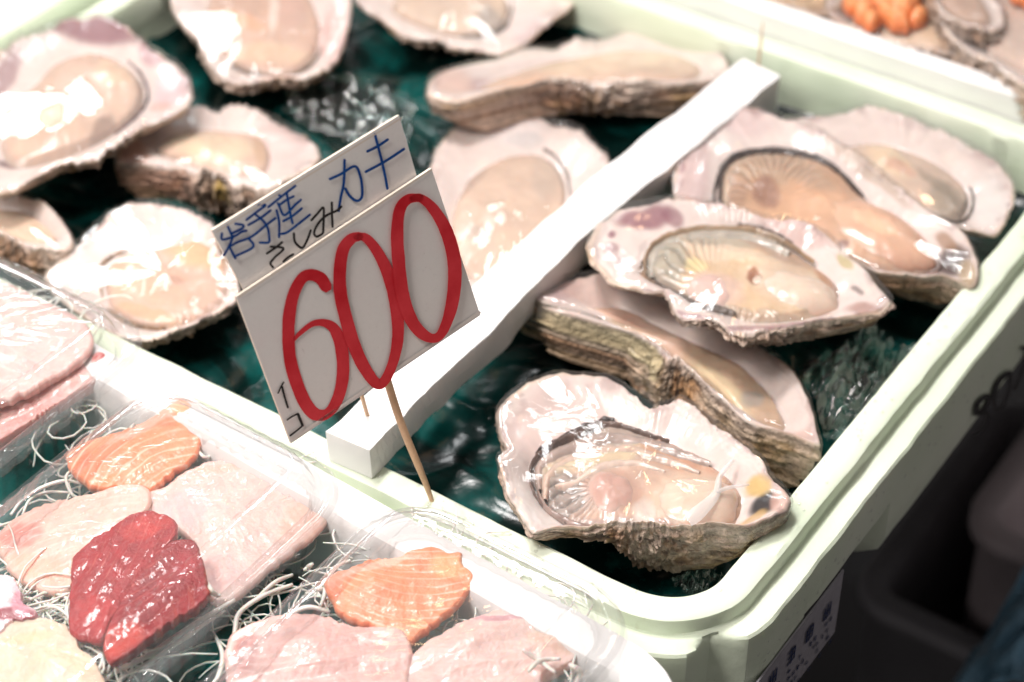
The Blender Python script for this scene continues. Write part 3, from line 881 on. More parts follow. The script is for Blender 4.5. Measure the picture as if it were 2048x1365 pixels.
        for k in range(ks):
            q = k / (ks - 1) - 0.5
            r = rr + off + wdt * q + 1.5 * ruff * (q + 0.5)
            px = c[0] + r * np.cos(tha); py = c[1] + r * np.sin(tha)
            h = -lip * 0.85 + 0.0013 * (1 - 4 * q * q) + 0.0005 * ruff * (0.5 - q) - 0.003 * (abs(q) > 0.49)
            V.append(pl.on(px, py, h))
            n_ = fbm(px * 0.08, py * 0.08, seed + 9, 4)
            Cc.append(np.clip(np.array(dcol)[None] * (1 + 0.9 * n_[:, None]) + 0.05 * (ruff[:, None] > 0.6), 0.005, 0.8))
        mk('mantle_frill', np.concatenate(V), gridf(ks, m, False, flip=True), M_frill, o, True, col=np.concatenate(Cc))
    # cling film drawn over the shell
    if film:
        V = []
        kk = np.hanning(75); kk /= kk.sum()
        Rs = 0.82 * np.convolve(np.r_[Rr[-37:], Rr, Rr[:37]], kk, 'valid') + 0.18 * Rr
        wvs = np.convolve(np.r_[wv[-37:], wv, wv[:37]], kk, 'valid')
        rings = [(s, 0) for s in np.linspace(0.04, 1.0, 26)] + [(1, t) for t in np.linspace(0.05, 1, 14)]
        for (s, t) in rings:
            if t == 0:
                rad = (Rs * (1 - s ** 4) + Rr * s ** 4) * (s * 1.004)
                px = c[0] + rad * ct; py = c[1] + rad * stn
                # film tents between the highest points
                h = filmh + (0.5 * wvs + 0.1 * wv) * s + 0.0022 * fs * (1 - s ** 2) + 0.0008 * fs * fbm(px * 0.008, py * 0.008, seed + 60, 2) * (s < 0.99) + 0.0001 * fs * fbm(px * 0.04, py * 0.04, seed + 61, 3)
            else:
                rad = Rr * (1.004 - (1 - shrink) * 0.92 * t ** (pe + 0.2)) + 3 + 7 * np.sin(np.pi * t)
                rad = rad + 5 * np.sin(th * 30 + 9 * fbm(ct * 3, stn * 3, seed + 70, 3)) * t
                px = c[0] + rad * ct; py = c[1] + rad * stn
                h = filmh - depth * dmf * 0.9 * t ** 0.9 + 0.6 * wv * (1 - t)
            V.append(pl.on(px, py, h))
        mk('cling_film', np.concatenate(V), gridf(len(rings), NT, True, flip=True), filmw or M_film, o, True)
    return o, pl

def lump(name, pl, c, rx, ry, ang, h0, hh, mat, color, parent, seed=0, color2=None, n_=64, m_=20, wob=0.15, pts=None):
    """soft body part (muscle, roe lobe) lying on a plane"""
    th = np.linspace(0, 2 * np.pi, n_, endpoint=False)
    V, Cc = [], []
    ca, sa = math.cos(R(ang)), math.sin(R(ang))
    for i in range(m_):
        s = i / (m_ - 1)
        ph = s * math.pi * 0.56
        r = np.sin(ph) / math.sin(math.pi * 0.56) if s < 0.9 else np.sin(math.pi * 0.5) / 1.0
        r = r * (1 + wob * fbm(np.cos(th) * 1.5, np.sin(th) * 1.5, seed, 3))
        x, y = rx * r * np.cos(th), ry * r * np.sin(th)
        px, py = c[0] + x * ca - y * sa, c[1] + x * sa + y * ca
        h = h0 + hh * np.cos(ph) + 0.0004 * fbm(px * 0.08, py * 0.08, seed, 3)
        V.append(pl.on(px, py, h + 0 * px))
        k = sstep(0.3, 0.95, s + 0.2 * fbm(px * 0.05, py * 0.05, seed + 4, 3))[:, None] if color2 else 0
        Cc.append(np.clip(np.array(color)[None] * (1 - k) + (np.array(color2)[None] * k if color2 else 0) + 0 * px[:, None], 0, 1))
    f = gridf(m_, n_, True, flip=True); f.append(tuple(range(n_)))
    return mk(name, np.concatenate(V), f, mat, parent, True, col=np.concatenate(Cc))

# front oyster of the right row
o, p = oyster('plump open oyster nearest the camera, resting over the front corner of the green box',
    [(995, 822), (998, 810), (1014, 788), (1041, 770), (1072, 756), (1118, 745), (1152, 748), (1195, 748), (1226, 755), (1251, 770), (1275, 788), (1306, 811), (1321, 804), (1337, 803), (1361, 792), (1388, 807), (1432, 840), (1470, 869), (1505, 896), (1529, 921), (1543, 948), (1581, 994), (1578, 1013), (1562, 1029), (1524, 1046), (1497, 1056), (1453, 1055), (1388, 1051), (1334, 1050), (1280, 1048), (1226, 1045), (1195, 1045), (1171, 1053), (1103, 1058), (1066, 1067), (1048, 1044), (1032, 1022), (1011, 992), (1008, 964), (995, 930), (995, 912), (1012, 898), (1003, 878), (995, 856)],
    [(1057, 925), (1060, 903), (1078, 880), (1102, 866), (1125, 855), (1160, 840), (1190, 825), (1215, 817), (1240, 822), (1290, 838), (1340, 852), (1390, 878), (1440, 908), (1475, 935), (1497, 965), (1496, 1000), (1480, 1030), (1455, 1046), (1350, 1046), (1250, 1041), (1185, 1040), (1140, 1030), (1110, 1010), (1080, 985), (1062, 950)],
    (1285, 950), 0.008, (0, 0.06, 1), 0.036, 0.0045, 0.002, base=CREAM, seed=3, jag=4,
    lips=[(1120, 830, 120, 60, -20, (0.78, 0.60, 0.55), 0.8), (1060, 1000, 60, 60, 0, WHITE, 0.7), (1532, 1002, 34, 26, -20, (0.02, 0.015, 0.015), 1.0), (1522, 962, 28, 22, 30, OCHRE, 0.9), (1508, 1030, 34, 16, -20, (0.6, 0.38, 0.14), 0.8), (1566, 1000, 22, 30, 0, ROSE, 0.7)],
    meat=[(1240, 860, 130, 42, 10, (0.42, 0.34, 0.30), 0.85), (1360, 868, 70, 26, 22, (0.33, 0.25, 0.24), 0.8), (1190, 905, 130, 22, -14, (0.72, 0.58, 0.42), 0.9), (1130, 975, 60, 45, 25, (0.36, 0.31, 0.29), 0.95), (1400, 905, 120, 40, 18, PEACH, 0.95), (1330, 890, 60, 30, 10, PEACH, 0.7),
          (1390, 985, 100, 62, 0, (0.72, 0.55, 0.44), 0.95), (1225, 970, 62, 48, 15, (0.52, 0.33, 0.27), 0.95), (1475, 985, 40, 62, 0, (0.62, 0.33, 0.2), 0.85), (1250, 1030, 110, 14, 0, (0.42, 0.32, 0.30), 0.8), (1290, 1010, 20, 32, 0, WHITE, 0.6), (1070, 940, 24, 50, 0, GREY, 0.6)],
    hts=[(1390, 985, 90, 55, 0, 0.0035), (1225, 970, 55, 42, 15, 0.0028), (1190, 905, 120, 16, -14, 0.0018), (1130, 975, 40, 26, 25, -0.0012), (1300, 900, 140, 20, 15, -0.001), (1475, 985, 30, 50, 0, -0.0012)],
    frill=[(196, 243, 9, 0, (0.10, 0.05, 0.035)), (213, 232, 15, 3), (238, 247, 14, -2), (120, 186, 7, 0, (0.12, 0.07, 0.055))], crust=[(20, 160, 0.60, 1.1, (0.22, 0.16, 0.13), 0.55), (100, 130, 0.05, 0.4, (0.52, 0.28, 0.15), 0.7)], shrink=0.62, gills=[(1215, 968, 1120, 975, 70, 60, 16, 0.0012, 0.6)], dm=[(0, .8), (40, 1), (100, 0.95), (125, .6), (152, 0.3), (200, .6), (360, .8)])
def strip3(name, pl, pts, wpx, h, mat, parent, hm=0.0008, col=None, ruff=0.0, seed=0):
    c = openc(pts, 16); t = np.gradient(c, axis=0); t /= np.linalg.norm(t, axis=1)[:, None] + 1e-9
    nn = np.column_stack([-t[:, 1], t[:, 0]]); L = len(c)
    tt = np.linspace(0, 1, L)
    ww = np.interp(tt, np.linspace(0, 1, len(np.atleast_1d(wpx))), np.atleast_1d(wpx)) * (0.35 + 0.65 * np.sin(np.pi * np.clip(tt, 0.02, 0.98)) ** 0.5)
    c = c + nn * (ruff * fbm(tt * L * 0.16, seed, 0.5, 3))[:, None]
    V, Cc = [], []
    for k in range(9):
        q = k / 8 - 0.5
        e = c + nn * (ww * q)[:, None]
        V.append(pl.on(e[:, 0], e[:, 1], h + hm * (1 - 4 * q * q) + 0 * e[:, 0] + 0.00012 * ruff * fbm(e[:, 0] * 0.06, e[:, 1] * 0.06, seed, 3)))
        if col is not None: Cc.append(np.clip(np.array(col)[None] * (1 + 0.35 * fbm(e[:, 0] * 0.05, e[:, 1] * 0.05, seed + 2, 4)[:, None]), 0, 0.9))
    kw = {}
    if col is not None: kw['col'] = np.concatenate(Cc)
    return mk(name, np.concatenate(V), gridf(9, L, False, flip=True), mat, parent, True, **kw)
def folds(pl, o, lines, h=-0.006):
    for i, (pts, wd, hm, col, rf) in enumerate(lines):
        strip3('mantle_fold', pl, pts, [x * (1.7 if sum(col) > 0.9 else 1.0) for x in wd], h, M_meat if sum(col) > 0.35 else M_frill, o, hm * (0.62 if sum(col) > 0.9 else 0.85), col, rf, i * 1.7)
folds(p, o, [
    ([(1064, 955), (1062, 915), (1085, 885), (1120, 866), (1160, 850), (1200, 832), (1240, 834), (1290, 850), (1340, 866)], [10, 13, 12], 0.0030, (0.13, 0.075, 0.055), 5),
    ([(1080, 965), (1078, 925), (1105, 895), (1160, 872), (1220, 858), (1290, 868), (1360, 886), (1420, 912)], [14, 18, 16], 0.0036, (0.40, 0.31, 0.27), 5),
    ([(1090, 985), (1098, 935), (1140, 905), (1200, 888), (1260, 884), (1330, 902), (1400, 930)], [16, 20, 14], 0.0038, (0.57, 0.42, 0.34), 4),
    ([(1075, 968), (1100, 1005), (1140, 1026), (1190, 1036), (1260, 1040)], [10, 14, 10], 0.0026, (0.30, 0.22, 0.19), 4),
    ([(1110, 960), (1150, 950), (1190, 925), (1230, 912), (1280, 912), (1330, 930)], [12, 16, 10], 0.0042, (0.68, 0.53, 0.45), 3)])
lump('body', p, (1388, 988), 92, 52, 4, -0.0075, 0.0078, M_meat, (0.74, 0.57, 0.45), o, 3, (0.64, 0.44, 0.35))
lump('adductor_muscle', p, (1226, 972), 58, 44, 18, -0.0075, 0.0072, M_meat, (0.56, 0.35, 0.29), o, 5, (0.70, 0.52, 0.45))
# web of translucent membrane and the ridges of the body
M_memb = m_film('membrane', rough=0.15, wr=0.3, milky=0.42, wscale=60, dist=0.001)
strip3('membrane', p, [(1466, 922), (1440, 955), (1432, 990), (1405, 1020), (1375, 1046)], [16, 12, 16, 30, 50], 0.0006, M_memb, o)
strip3('membrane', p, [(1432, 990), (1455, 980), (1498, 974)], [10, 8, 5], 0.0010, M_memb, o)

# side-on oyster behind it
o, p = oyster('deep tilted oyster behind the front one, showing its ribbed brown and yellow shell',
    [(1022, 582), (1040, 577), (1080, 575), (1120, 555), (1165, 545), (1240, 550), (1330, 592), (1420, 640), (1500, 678), (1548, 708), (1590, 752), (1618, 800), (1630, 850), (1642, 888), (1630, 888), (1595, 873), (1544, 860), (1493, 844), (1455, 812), (1417, 782), (1373, 738), (1322, 700), (1270, 668), (1226, 645), (1171, 630), (1110, 616), (1045, 605)],
    [(1160, 590), (1230, 590), (1320, 632), (1420, 680), (1500, 722), (1560, 780), (1590, 835), (1566, 846), (1505, 826), (1450, 776), (1385, 722), (1300, 662), (1230, 625), (1175, 610)],
    (1370, 690), -0.004, (0.15, 0.12, 1), 0.032, 0.004, 0.0035, base=(0.66, 0.47, 0.34), seed=9, jag=3,
    lips=[(1110, 575, 60, 26, -10, PURP, 0.5), (1180, 570, 60, 30, 0, (0.62, 0.42, 0.36), 0.6), (1580, 800, 60, 60, 40, NAC, 0.5), (1600, 865, 40, 16, 0, ROSE, 0.5)],
    meat=[(1250, 620, 60, 20, 20, ROSE, 0.7), (1440, 770, 90, 26, 38, (0.76, 0.62, 0.42), 0.9), (1480, 700, 120, 22, 33, (0.52, 0.34, 0.28), 0.8), (1510, 790, 26, 20, 0, (0.45, 0.42, 0.40), 0.7), (1330, 660, 60, 30, 30, (0.62, 0.42, 0.34), 0.7)],
    hts=[(1450, 770, 80, 24, 38, 0.002)], crust=[(150, 205, 0.0, 0.34, (0.90, 0.76, 0.46), 0.85), (120, 190, 0.85, 1.1, (0.60, 0.50, 0.45), 0.7), (60, 120, 0.1, 0.5, (0.58, 0.30, 0.12), 0.75), (15, 50, 0.35, 1.1, (0.22, 0.14, 0.08), 0.6)], shrink=0.90, crustbase=(0.84, 0.64, 0.47), dm=[(0, .8), (60, 1), (150, 1), (190, .9), (204, .5), (300, .4), (360, .8)])

# middle oyster
o, p = oyster('oyster with purple spotted edge in the middle of the right row, stacked on its neighbours',
    [(1179, 478), (1188, 447), (1206, 428), (1261, 408), (1306, 401), (1358, 398), (1427, 407), (1473, 420), (1533, 432), (1585, 441), (1630, 457), (1666, 478), (1697, 508), (1730, 532), (1763, 566), (1781, 593), (1763, 613), (1745, 618), (1685, 629), (1624, 641), (1564, 655), (1497, 673), (1461, 670), (1436, 650), (1406, 641), (1364, 632), (1349, 620), (1336, 590), (1321, 570), (1300, 579), (1270, 569), (1224, 557), (1209, 538), (1188, 517)],
    [(1282, 523), (1291, 502), (1306, 478), (1336, 454), (1382, 441), (1442, 435), (1503, 438), (1548, 450), (1594, 478), (1642, 511), (1679, 541), (1691, 570), (1679, 590), (1654, 612), (1594, 626), (1518, 630), (1458, 614), (1397, 590), (1340, 562), (1300, 544)],
    (1480, 535), 0.018, (0, 0.05, 1), 0.026, 0.0035, 0.003, base=(0.70, 0.52, 0.36), seed=14, jag=4,
    lips=[(1290, 430, 62, 18, -8, PURP, 0.85), (1350, 425, 22, 14, 0, PURP, 0.7), (1222, 462, 9, 9, 0, PURP, 0.9), (1225, 492, 16, 12, 0, PURP, 0.6), (1240, 515, 18, 12, 0, PURP, 0.35), (1500, 660, 130, 9, -8, PURP, 0.65), (1380, 632, 50, 10, 20, PURP, 0.6), (1730, 610, 40, 16, 0, (0.45, 0.26, 0.22), 0.8), (1712, 572, 16, 6, 30, (0.10, 0.06, 0.06), 0.7), (1590, 455, 90, 14, 22, (0.62, 0.42, 0.38), 0.7), (1690, 520, 20, 8, 45, (0.5, 0.42, 0.2), 0.8)],
    meat=[(1330, 520, 46, 60, 30, (0.46, 0.43, 0.36), 0.9), (1420, 470, 120, 24, 5, (0.44, 0.40, 0.34), 0.8), (1560, 490, 100, 26, 25, (0.50, 0.36, 0.28), 0.9), (1430, 570, 62, 34, 10, (0.72, 0.52, 0.45), 0.9), (1590, 570, 95, 42, 15, (0.74, 0.58, 0.46), 0.95), (1470, 505, 110, 18, 12, (0.80, 0.64, 0.50), 0.9), (1395, 520, 26, 16, 0, (0.85, 0.72, 0.42), 0.9), (1512, 553, 14, 14, 0, (0.36, 0.14, 0.07), 0.9), (1660, 540, 22, 40, -30, (0.50, 0.26, 0.15), 0.8), (1500, 615, 130, 12, 8, (0.44, 0.36, 0.30), 0.6)],
    hts=[(1590, 570, 85, 36, 15, 0.004), (1430, 570, 50, 30, 10, 0.0022), (1470, 505, 100, 14, 12, 0.0022), (1512, 553, 10, 12, 0, -0.0024), (1330, 520, 30, 45, 30, 0.0012), (1560, 485, 80, 14, 25, -0.0012)],
    frill=[(150, 190, 9, 2, (0.24, 0.14, 0.08)), (95, 150, 13, -6, (0.12, 0.09, 0.07)), (268, 330, 5, 0, (0.16, 0.11, 0.10))], shrink=0.6, gills=[(1430, 560, 1350, 500, 80, 70, 15, 0.0012, 0.5)], crust=[(0, 100, 0.2, 1.1, (0.16, 0.13, 0.10), 0.6)], dm=[(0, .8), (30, .9), (80, .6), (120, .3), (200, .25), (300, .6), (360, .8)])

folds(p, o, [
    ([(1290, 540), (1292, 500), (1318, 468), (1372, 449), (1440, 444), (1510, 448), (1570, 470), (1630, 512)], [10, 13, 9], 0.0026, (0.34, 0.24, 0.15), 4),
    ([(1305, 545), (1308, 505), (1335, 480), (1390, 464), (1450, 458), (1520, 466), (1580, 492)], [16, 20, 14], 0.0032, (0.44, 0.39, 0.33), 4),
    ([(1370, 500), (1420, 488), (1470, 496), (1530, 520), (1590, 545)], [14, 20, 12], 0.0036, (0.74, 0.58, 0.47), 4),
    ([(1310, 552), (1350, 575), (1400, 598), (1450, 615)], [8, 12, 8], 0.0026, (0.10, 0.07, 0.055), 3)], -0.0045)
lump('body', p, (1590, 572), 92, 36, 14, -0.0055, 0.0075, M_meat, (0.76, 0.60, 0.48), o, 7, (0.66, 0.48, 0.38))
lump('adductor_muscle', p, (1425, 568), 50, 30, 14, -0.0055, 0.0056, M_meat, (0.70, 0.48, 0.42), o, 8, (0.74, 0.58, 0.50))

# dark meat oyster
o, p = oyster('large oyster with tan flesh and black fringe at the back of the right row',
    [(1420, 193), (1445, 211), (1512, 216), (1568, 236), (1640, 267), (1681, 293), (1742, 328), (1798, 374), (1860, 426), (1921, 461), (1950, 508), (1958, 552), (1940, 575), (1900, 548), (1850, 550), (1768, 542), (1700, 515), (1600, 492), (1500, 462), (1420, 432), (1362, 405), (1349, 370), (1350, 333), (1363, 282), (1381, 246), (1404, 205)],
    [(1430, 374), (1436, 345), (1447, 320), (1464, 300), (1490, 288), (1553, 283), (1610, 291), (1650, 305), (1685, 330), (1727, 375), (1793, 426), (1858, 474), (1885, 505), (1868, 530), (1793, 533), (1716, 513), (1614, 475), (1512, 440), (1440, 405)],
    (1640, 405), 0.004, (0.02, 0.0, 1), 0.030, 0.004, 0.005, base=(0.62, 0.39, 0.26), seed=21, jag=5,
    lips=[(1380, 330, 40, 80, 0, (0.66, 0.48, 0.46), 0.8), (1368, 300, 12, 10, 0, PURP, 0.6), (1362, 335, 12, 10, 0, PURP, 0.6), (1375, 262, 12, 12, 0, PURP, 0.6), (1380, 400, 40, 14, 0, ROSE, 0.7), (1425, 215, 18, 18, 0, TAN, 0.7), (1915, 515, 34, 30, 30, (0.08, 0.045, 0.04), 0.95), (1900, 480, 30, 10, 40, BROWN, 0.8), (1935, 545, 20, 26, 0, (0.45, 0.32, 0.18), 0.8), (1480, 235, 70, 26, 10, (0.70, 0.54, 0.52), 0.8), (1740, 350, 110, 10, 38, (0.40, 0.28, 0.18), 0.5)],
    meat=[(1540, 330, 110, 40, 8, (0.55, 0.39, 0.28), 0.9), (1520, 300, 80, 10, 0, (0.30, 0.18, 0.12), 0.7), (1530, 380, 34, 24, 30, (0.36, 0.20, 0.15), 0.9), (1470, 380, 30, 30, 30, (0.40, 0.26, 0.19), 0.7), (1700, 440, 150, 60, 25, (0.72, 0.45, 0.31), 0.9), (1820, 490, 60, 34, 30, (0.74, 0.50, 0.36), 0.8), (1690, 485, 12, 9, 0, (0.25, 0.12, 0.10), 0.8), (1600, 350, 90, 20, 20, (0.56, 0.40, 0.30), 0.7)],
    hts=[(1720, 440, 130, 45, 25, 0.004), (1530, 380, 24, 18, 30, -0.0018), (1560, 340, 100, 18, 10, 0.001)],
    frill=[(172, 300, 9, 1), (300, 342, 7, 1, (0.07, 0.035, 0.025)), (20, 60, 6, 1, (0.22, 0.10, 0.08))], gills=[(1545, 400, 1520, 340, 110, 60, 17, 0.0014, 0.55)], crust=[(20, 60, 0.1, 0.8, (0.30, 0.18, 0.10), 0.7)], shrink=0.62, dm=[(0, .9), (30, .9), (60, .5), (120, .3), (200, .4), (300, .6), (360, .9)])

folds(p, o, [
    ([(1440, 400), (1444, 340), (1470, 306), (1530, 293), (1600, 298), (1660, 318), (1710, 362), (1735, 395)], [9, 12, 9], 0.0030, (0.05, 0.03, 0.025), 4),
    ([(1455, 405), (1462, 345), (1495, 315), (1560, 308), (1630, 322), (1690, 362)], [16, 22, 14], 0.0034, (0.54, 0.39, 0.29), 5),
    ([(1490, 425), (1500, 385), (1530, 350), (1580, 340), (1640, 355)], [12, 18, 10], 0.0042, (0.62, 0.42, 0.31), 4)], -0.005)
lump('body', p, (1745, 452), 135, 48, 26, -0.0055, 0.0098, M_meat, (0.74, 0.46, 0.32), o, 9, (0.64, 0.38, 0.27))

oyster('pale oyster in the far right corner, half hidden by the tan one',
    [(1560, 245), (1614, 231), (1660, 226), (1732, 216), (1798, 229), (1870, 252), (1947, 287), (2003, 323), (2029, 369), (2024, 420), (1998, 468), (1947, 461), (1870, 440), (1760, 380), (1680, 330), (1600, 290)],
    [(1660, 285), (1700, 272), (1768, 272), (1870, 308), (1937, 359), (1947, 400), (1921, 432), (1860, 420), (1768, 370), (1700, 325)],
    (1810, 340), -0.004, (0.0, 0.05, 1), 0.022, 0.003, 0.003, base=(0.64, 0.50, 0.42), seed=27,
    lips=[(1820, 250, 60, 8, 10, (0.55, 0.42, 0.40), 0.4), (1980, 400, 40, 60, 0, WHITE, 0.8)],
    meat=[(1780, 320, 60, 26, 30, (0.78, 0.62, 0.46), 0.9), (1800, 335, 40, 14, 20, (0.68, 0.42, 0.34), 0.7), (1900, 400, 50, 34, 40, (0.40, 0.34, 0.28), 0.9), (1880, 370, 60, 12, 40, (0.3, 0.25, 0.2), 0.6)],
    hts=[(1780, 320, 60, 26, 30, 0.002), (1900, 400, 40, 20, 40, 0.001)], frill=[(10, 60, 8, 0, (0.10, 0.08, 0.06))], shrink=0.15, pe=1.0)

# left rows
oyster('pale oyster beside the foam bar, partly behind the price sign',
    [(868, 300), (896, 259), (922, 229), (966, 215), (1010, 209), (1068, 220), (1112, 237), (1160, 255), (1191, 290), (1219, 327), (1205, 390), (1160, 470), (1100, 540), (1030, 585), (950, 600), (890, 560), (860, 480), (852, 380)],
    [(925, 350), (950, 322), (1010, 290), (1075, 283), (1115, 303), (1138, 350), (1130, 420), (1080, 500), (1000, 545), (930, 545), (895, 490), (898, 410)],
    (1015, 420), -0.017, (0, 0.06, 1), 0.017, 0.0035, 0.003, base=(0.68, 0.52, 0.43), seed=33,
    lips=[(1000, 250, 90, 30, 0, (0.76, 0.68, 0.66), 0.6), (1160, 310, 40, 50, 0, NAC, 0.6), (1050, 270, 40, 14, 0, (0.5, 0.48, 0.48), 0.5)],
    meat=[(940, 360, 50, 12, -40, (0.45, 0.33, 0.28), 0.7), (1090, 340, 30, 60, 0, (0.56, 0.46, 0.40), 0.6), (950, 460, 24, 14, 20, (0.5, 0.42, 0.38), 0.6)],
    hts=[(980, 430, 60, 70, 20, 0.003)], frill=[(-62, -20, 7, 0, (0.20, 0.17, 0.15))], shrink=0.2, pe=1.0)

oyster('long narrow oyster lying crosswise at the back against the foam bar',
    [(855, 172), (870, 147), (922, 132), (980, 119), (1046, 97), (1112, 88), (1177, 75), (1265, 62), (1336, 70), (1397, 84), (1441, 108), (1457, 130), (1441, 158), (1375, 168), (1309, 168), (1221, 166), (1112, 163), (1046, 174), (980, 190), (925, 205), (879, 200), (857, 187)],
    [(940, 165), (1000, 143), (1100, 112), (1250, 88), (1360, 95), (1415, 118), (1380, 148), (1200, 150), (1050, 155), (965, 180)],
    (1180, 125), -0.010, (0.0, 0.22, 1), 0.020, 0.003, 0.003, base=(0.70, 0.53, 0.43), seed=38, jag=4,
    lips=[(960, 160, 34, 16, 0, PURP, 0.45), (1300, 75, 90, 16, 0, NAC, 0.6), (900, 160, 40, 30, 0, (0.72, 0.50, 0.42), 0.8)],
    meat=[(1200, 120, 160, 24, -5, (0.82, 0.64, 0.50), 0.8), (1050, 150, 60, 14, -12, (0.66, 0.46, 0.36), 0.6)],
    crust=[(95, 170, 0.1, 0.6, (0.36, 0.17, 0.09), 0.7), (60, 110, 0.05, 0.5, (0.50, 0.28, 0.12), 0.6)], shrink=0.8)

oyster('round oyster at the top edge left of centre, cupped and pink rimmed',
    [(342, 14), (362, 48), (393, 75), (417, 126), (444, 158), (478, 168), (530, 154), (560, 148), (622, 148), (666, 123), (687, 92), (694, 68), (702, 20), (690, -40), (600, -90), (480, -90), (380, -60), (340, -20)],
    [(403, 14), (420, 75), (461, 114), (506, 131), (581, 135), (630, 103), (646, 51), (636, 0), (600, -50), (500, -60), (420, -40)],
    (525, 35), -0.006, (0, 0.0, 1), 0.028, 0.004, 0.003, base=(0.62, 0.43, 0.35), seed=44,
    lips=[(670, 60, 30, 80, 0, (0.72, 0.46, 0.42), 0.8), (560, 148, 40, 8, 0, (0.66, 0.38, 0.34), 0.7), (400, 90, 40, 60, 50, NAC, 0.4)],
    meat=[(470, 40, 70, 16, 15, (0.72, 0.42, 0.28), 0.8), (580, 10, 34, 40, 0, (0.62, 0.42, 0.36), 0.8), (545, 10, 10, 60, 5, WHITE, 0.6), (540, 100, 90, 20, 0, (0.72, 0.54, 0.40), 0.7)],
    hts=[(480, 30, 70, 50, 0, 0.003)], frill=[(20, 130, 8, 0, (0.20, 0.13, 0.09))], shrink=0.3, pe=1.2)

oyster('white rimmed oyster at the top edge right of the round one',
    [(720, 9), (769, 40), (804, 68), (848, 79), (914, 92), (1002, 105), (1046, 88), (1081, 57), (1116, 31), (1147, 9), (1150, -20), (1050, -70), (900, -90), (780, -60), (715, -20)],
    [(782, 9), (826, 33), (892, 55), (958, 60), (1002, 46), (1019, 22), (1018, -20), (940, -60), (830, -50), (780, -20)],
    (905, 5), -0.012, (0, 0.0, 1), 0.022, 0.0035, 0.003, base=(0.66, 0.52, 0.43), seed=49,
    lips=[(1050, 50, 40, 40, 0, (0.78, 0.62, 0.60), 0.6)], meat=[(980, 30, 30, 26, 0, (0.40, 0.36, 0.34), 0.8)], frill=[(-10, 70, 9, 0, (0.18, 0.15, 0.13))], shrink=0.15, pe=1.0)

oyster('big wrapped oyster in the upper left corner with broad white glare and a purple fringe',
    [(40, 66), (72, 54), (110, 44), (160, 34), (215, 36), (260, 60), (300, 92), (345, 118), (372, 140), (386, 170), (380, 205), (345, 232), (300, 250), (235, 288), (180, 320), (90, 345), (30, 378), (-20, 390), (-60, 340), (-60, 250), (-40, 180), (0, 100)],
    [(60, 160), (110, 110), (190, 88), (250, 108), (288, 150), (290, 195), (250, 240), (190, 278), (100, 312), (20, 325), (-10, 280), (10, 210)],
    (140, 205), 0.006, (0, 0.0, 1), 0.030, 0.003, 0.006, base=(0.70, 0.52, 0.43), seed=55, jag=7,
    lips=[(180, 52, 120, 26, 8, PURP, 0.8), (300, 100, 30, 26, 40, (0.4, 0.16, 0.2), 0.6), (340, 170, 40, 40, 0, (0.62, 0.42, 0.44), 0.7), (320, 205, 24, 14, 0, (0.75, 0.34, 0.28), 0.6), (10, 150, 20, 60, 30, PURP, 0.6), (20, 315, 24, 14, 0, (0.12, 0.05, 0.06), 0.8)],
    meat=[(90, 260, 80, 60, -20, (0.72, 0.53, 0.43), 0.8), (230, 150, 50, 30, 0, (0.80, 0.60, 0.46), 0.8), (200, 260, 16, 40, 40, (0.2, 0.15, 0.14), 0.6)],
    hts=[(100, 250, 70, 60, -20, 0.004), (230, 150, 40, 24, 0, 0.002)], frill=[(-40, 30, 8, 0, (0.14, 0.09, 0.10))], fs=1.6, shrink=0.12, pe=1.0, filmw=M_film_s)

oyster('frilly brown edged oyster between the big wrapped one and the price sign',
    [(232, 300), (253, 264), (316, 232), (369, 216), (433, 219), (517, 221), (570, 243), (612, 274), (638, 305), (628, 336), (580, 364), (527, 372), (464, 357), (401, 343), (327, 322), (274, 312), (240, 316)],
    [(300, 285), (340, 258), (400, 245), (470, 248), (530, 268), (545, 300), (530, 335), (470, 338), (400, 325), (340, 305)],
    (440, 292), -0.011, (0.0, 0.16, 1), 0.024, 0.0025, 0.0025, base=(0.70, 0.52, 0.43), seed=61, jag=9, wav=0.0028,
    lips=[(560, 280, 60, 50, 0, (0.76, 0.58, 0.54), 0.8), (260, 300, 40, 30, 0, (0.70, 0.42, 0.32), 0.8), (500, 290, 26, 40, 20, (0.58, 0.38, 0.26), 0.5)],
    meat=[(420, 290, 90, 30, 5, (0.82, 0.66, 0.50), 0.8), (520, 290, 20, 30, 0, (0.62, 0.42, 0.28), 0.6)], hts=[(420, 290, 80, 26, 5, 0.002)],
    crust=[(130, 200, 0.0, 0.9, (0.52, 0.26, 0.17), 0.7), (70, 110, 0.1, 0.5, (0.70, 0.48, 0.10), 0.8), (95, 135, 0.1, 0.7, (0.30, 0.16, 0.07), 0.6)], shrink=0.82)

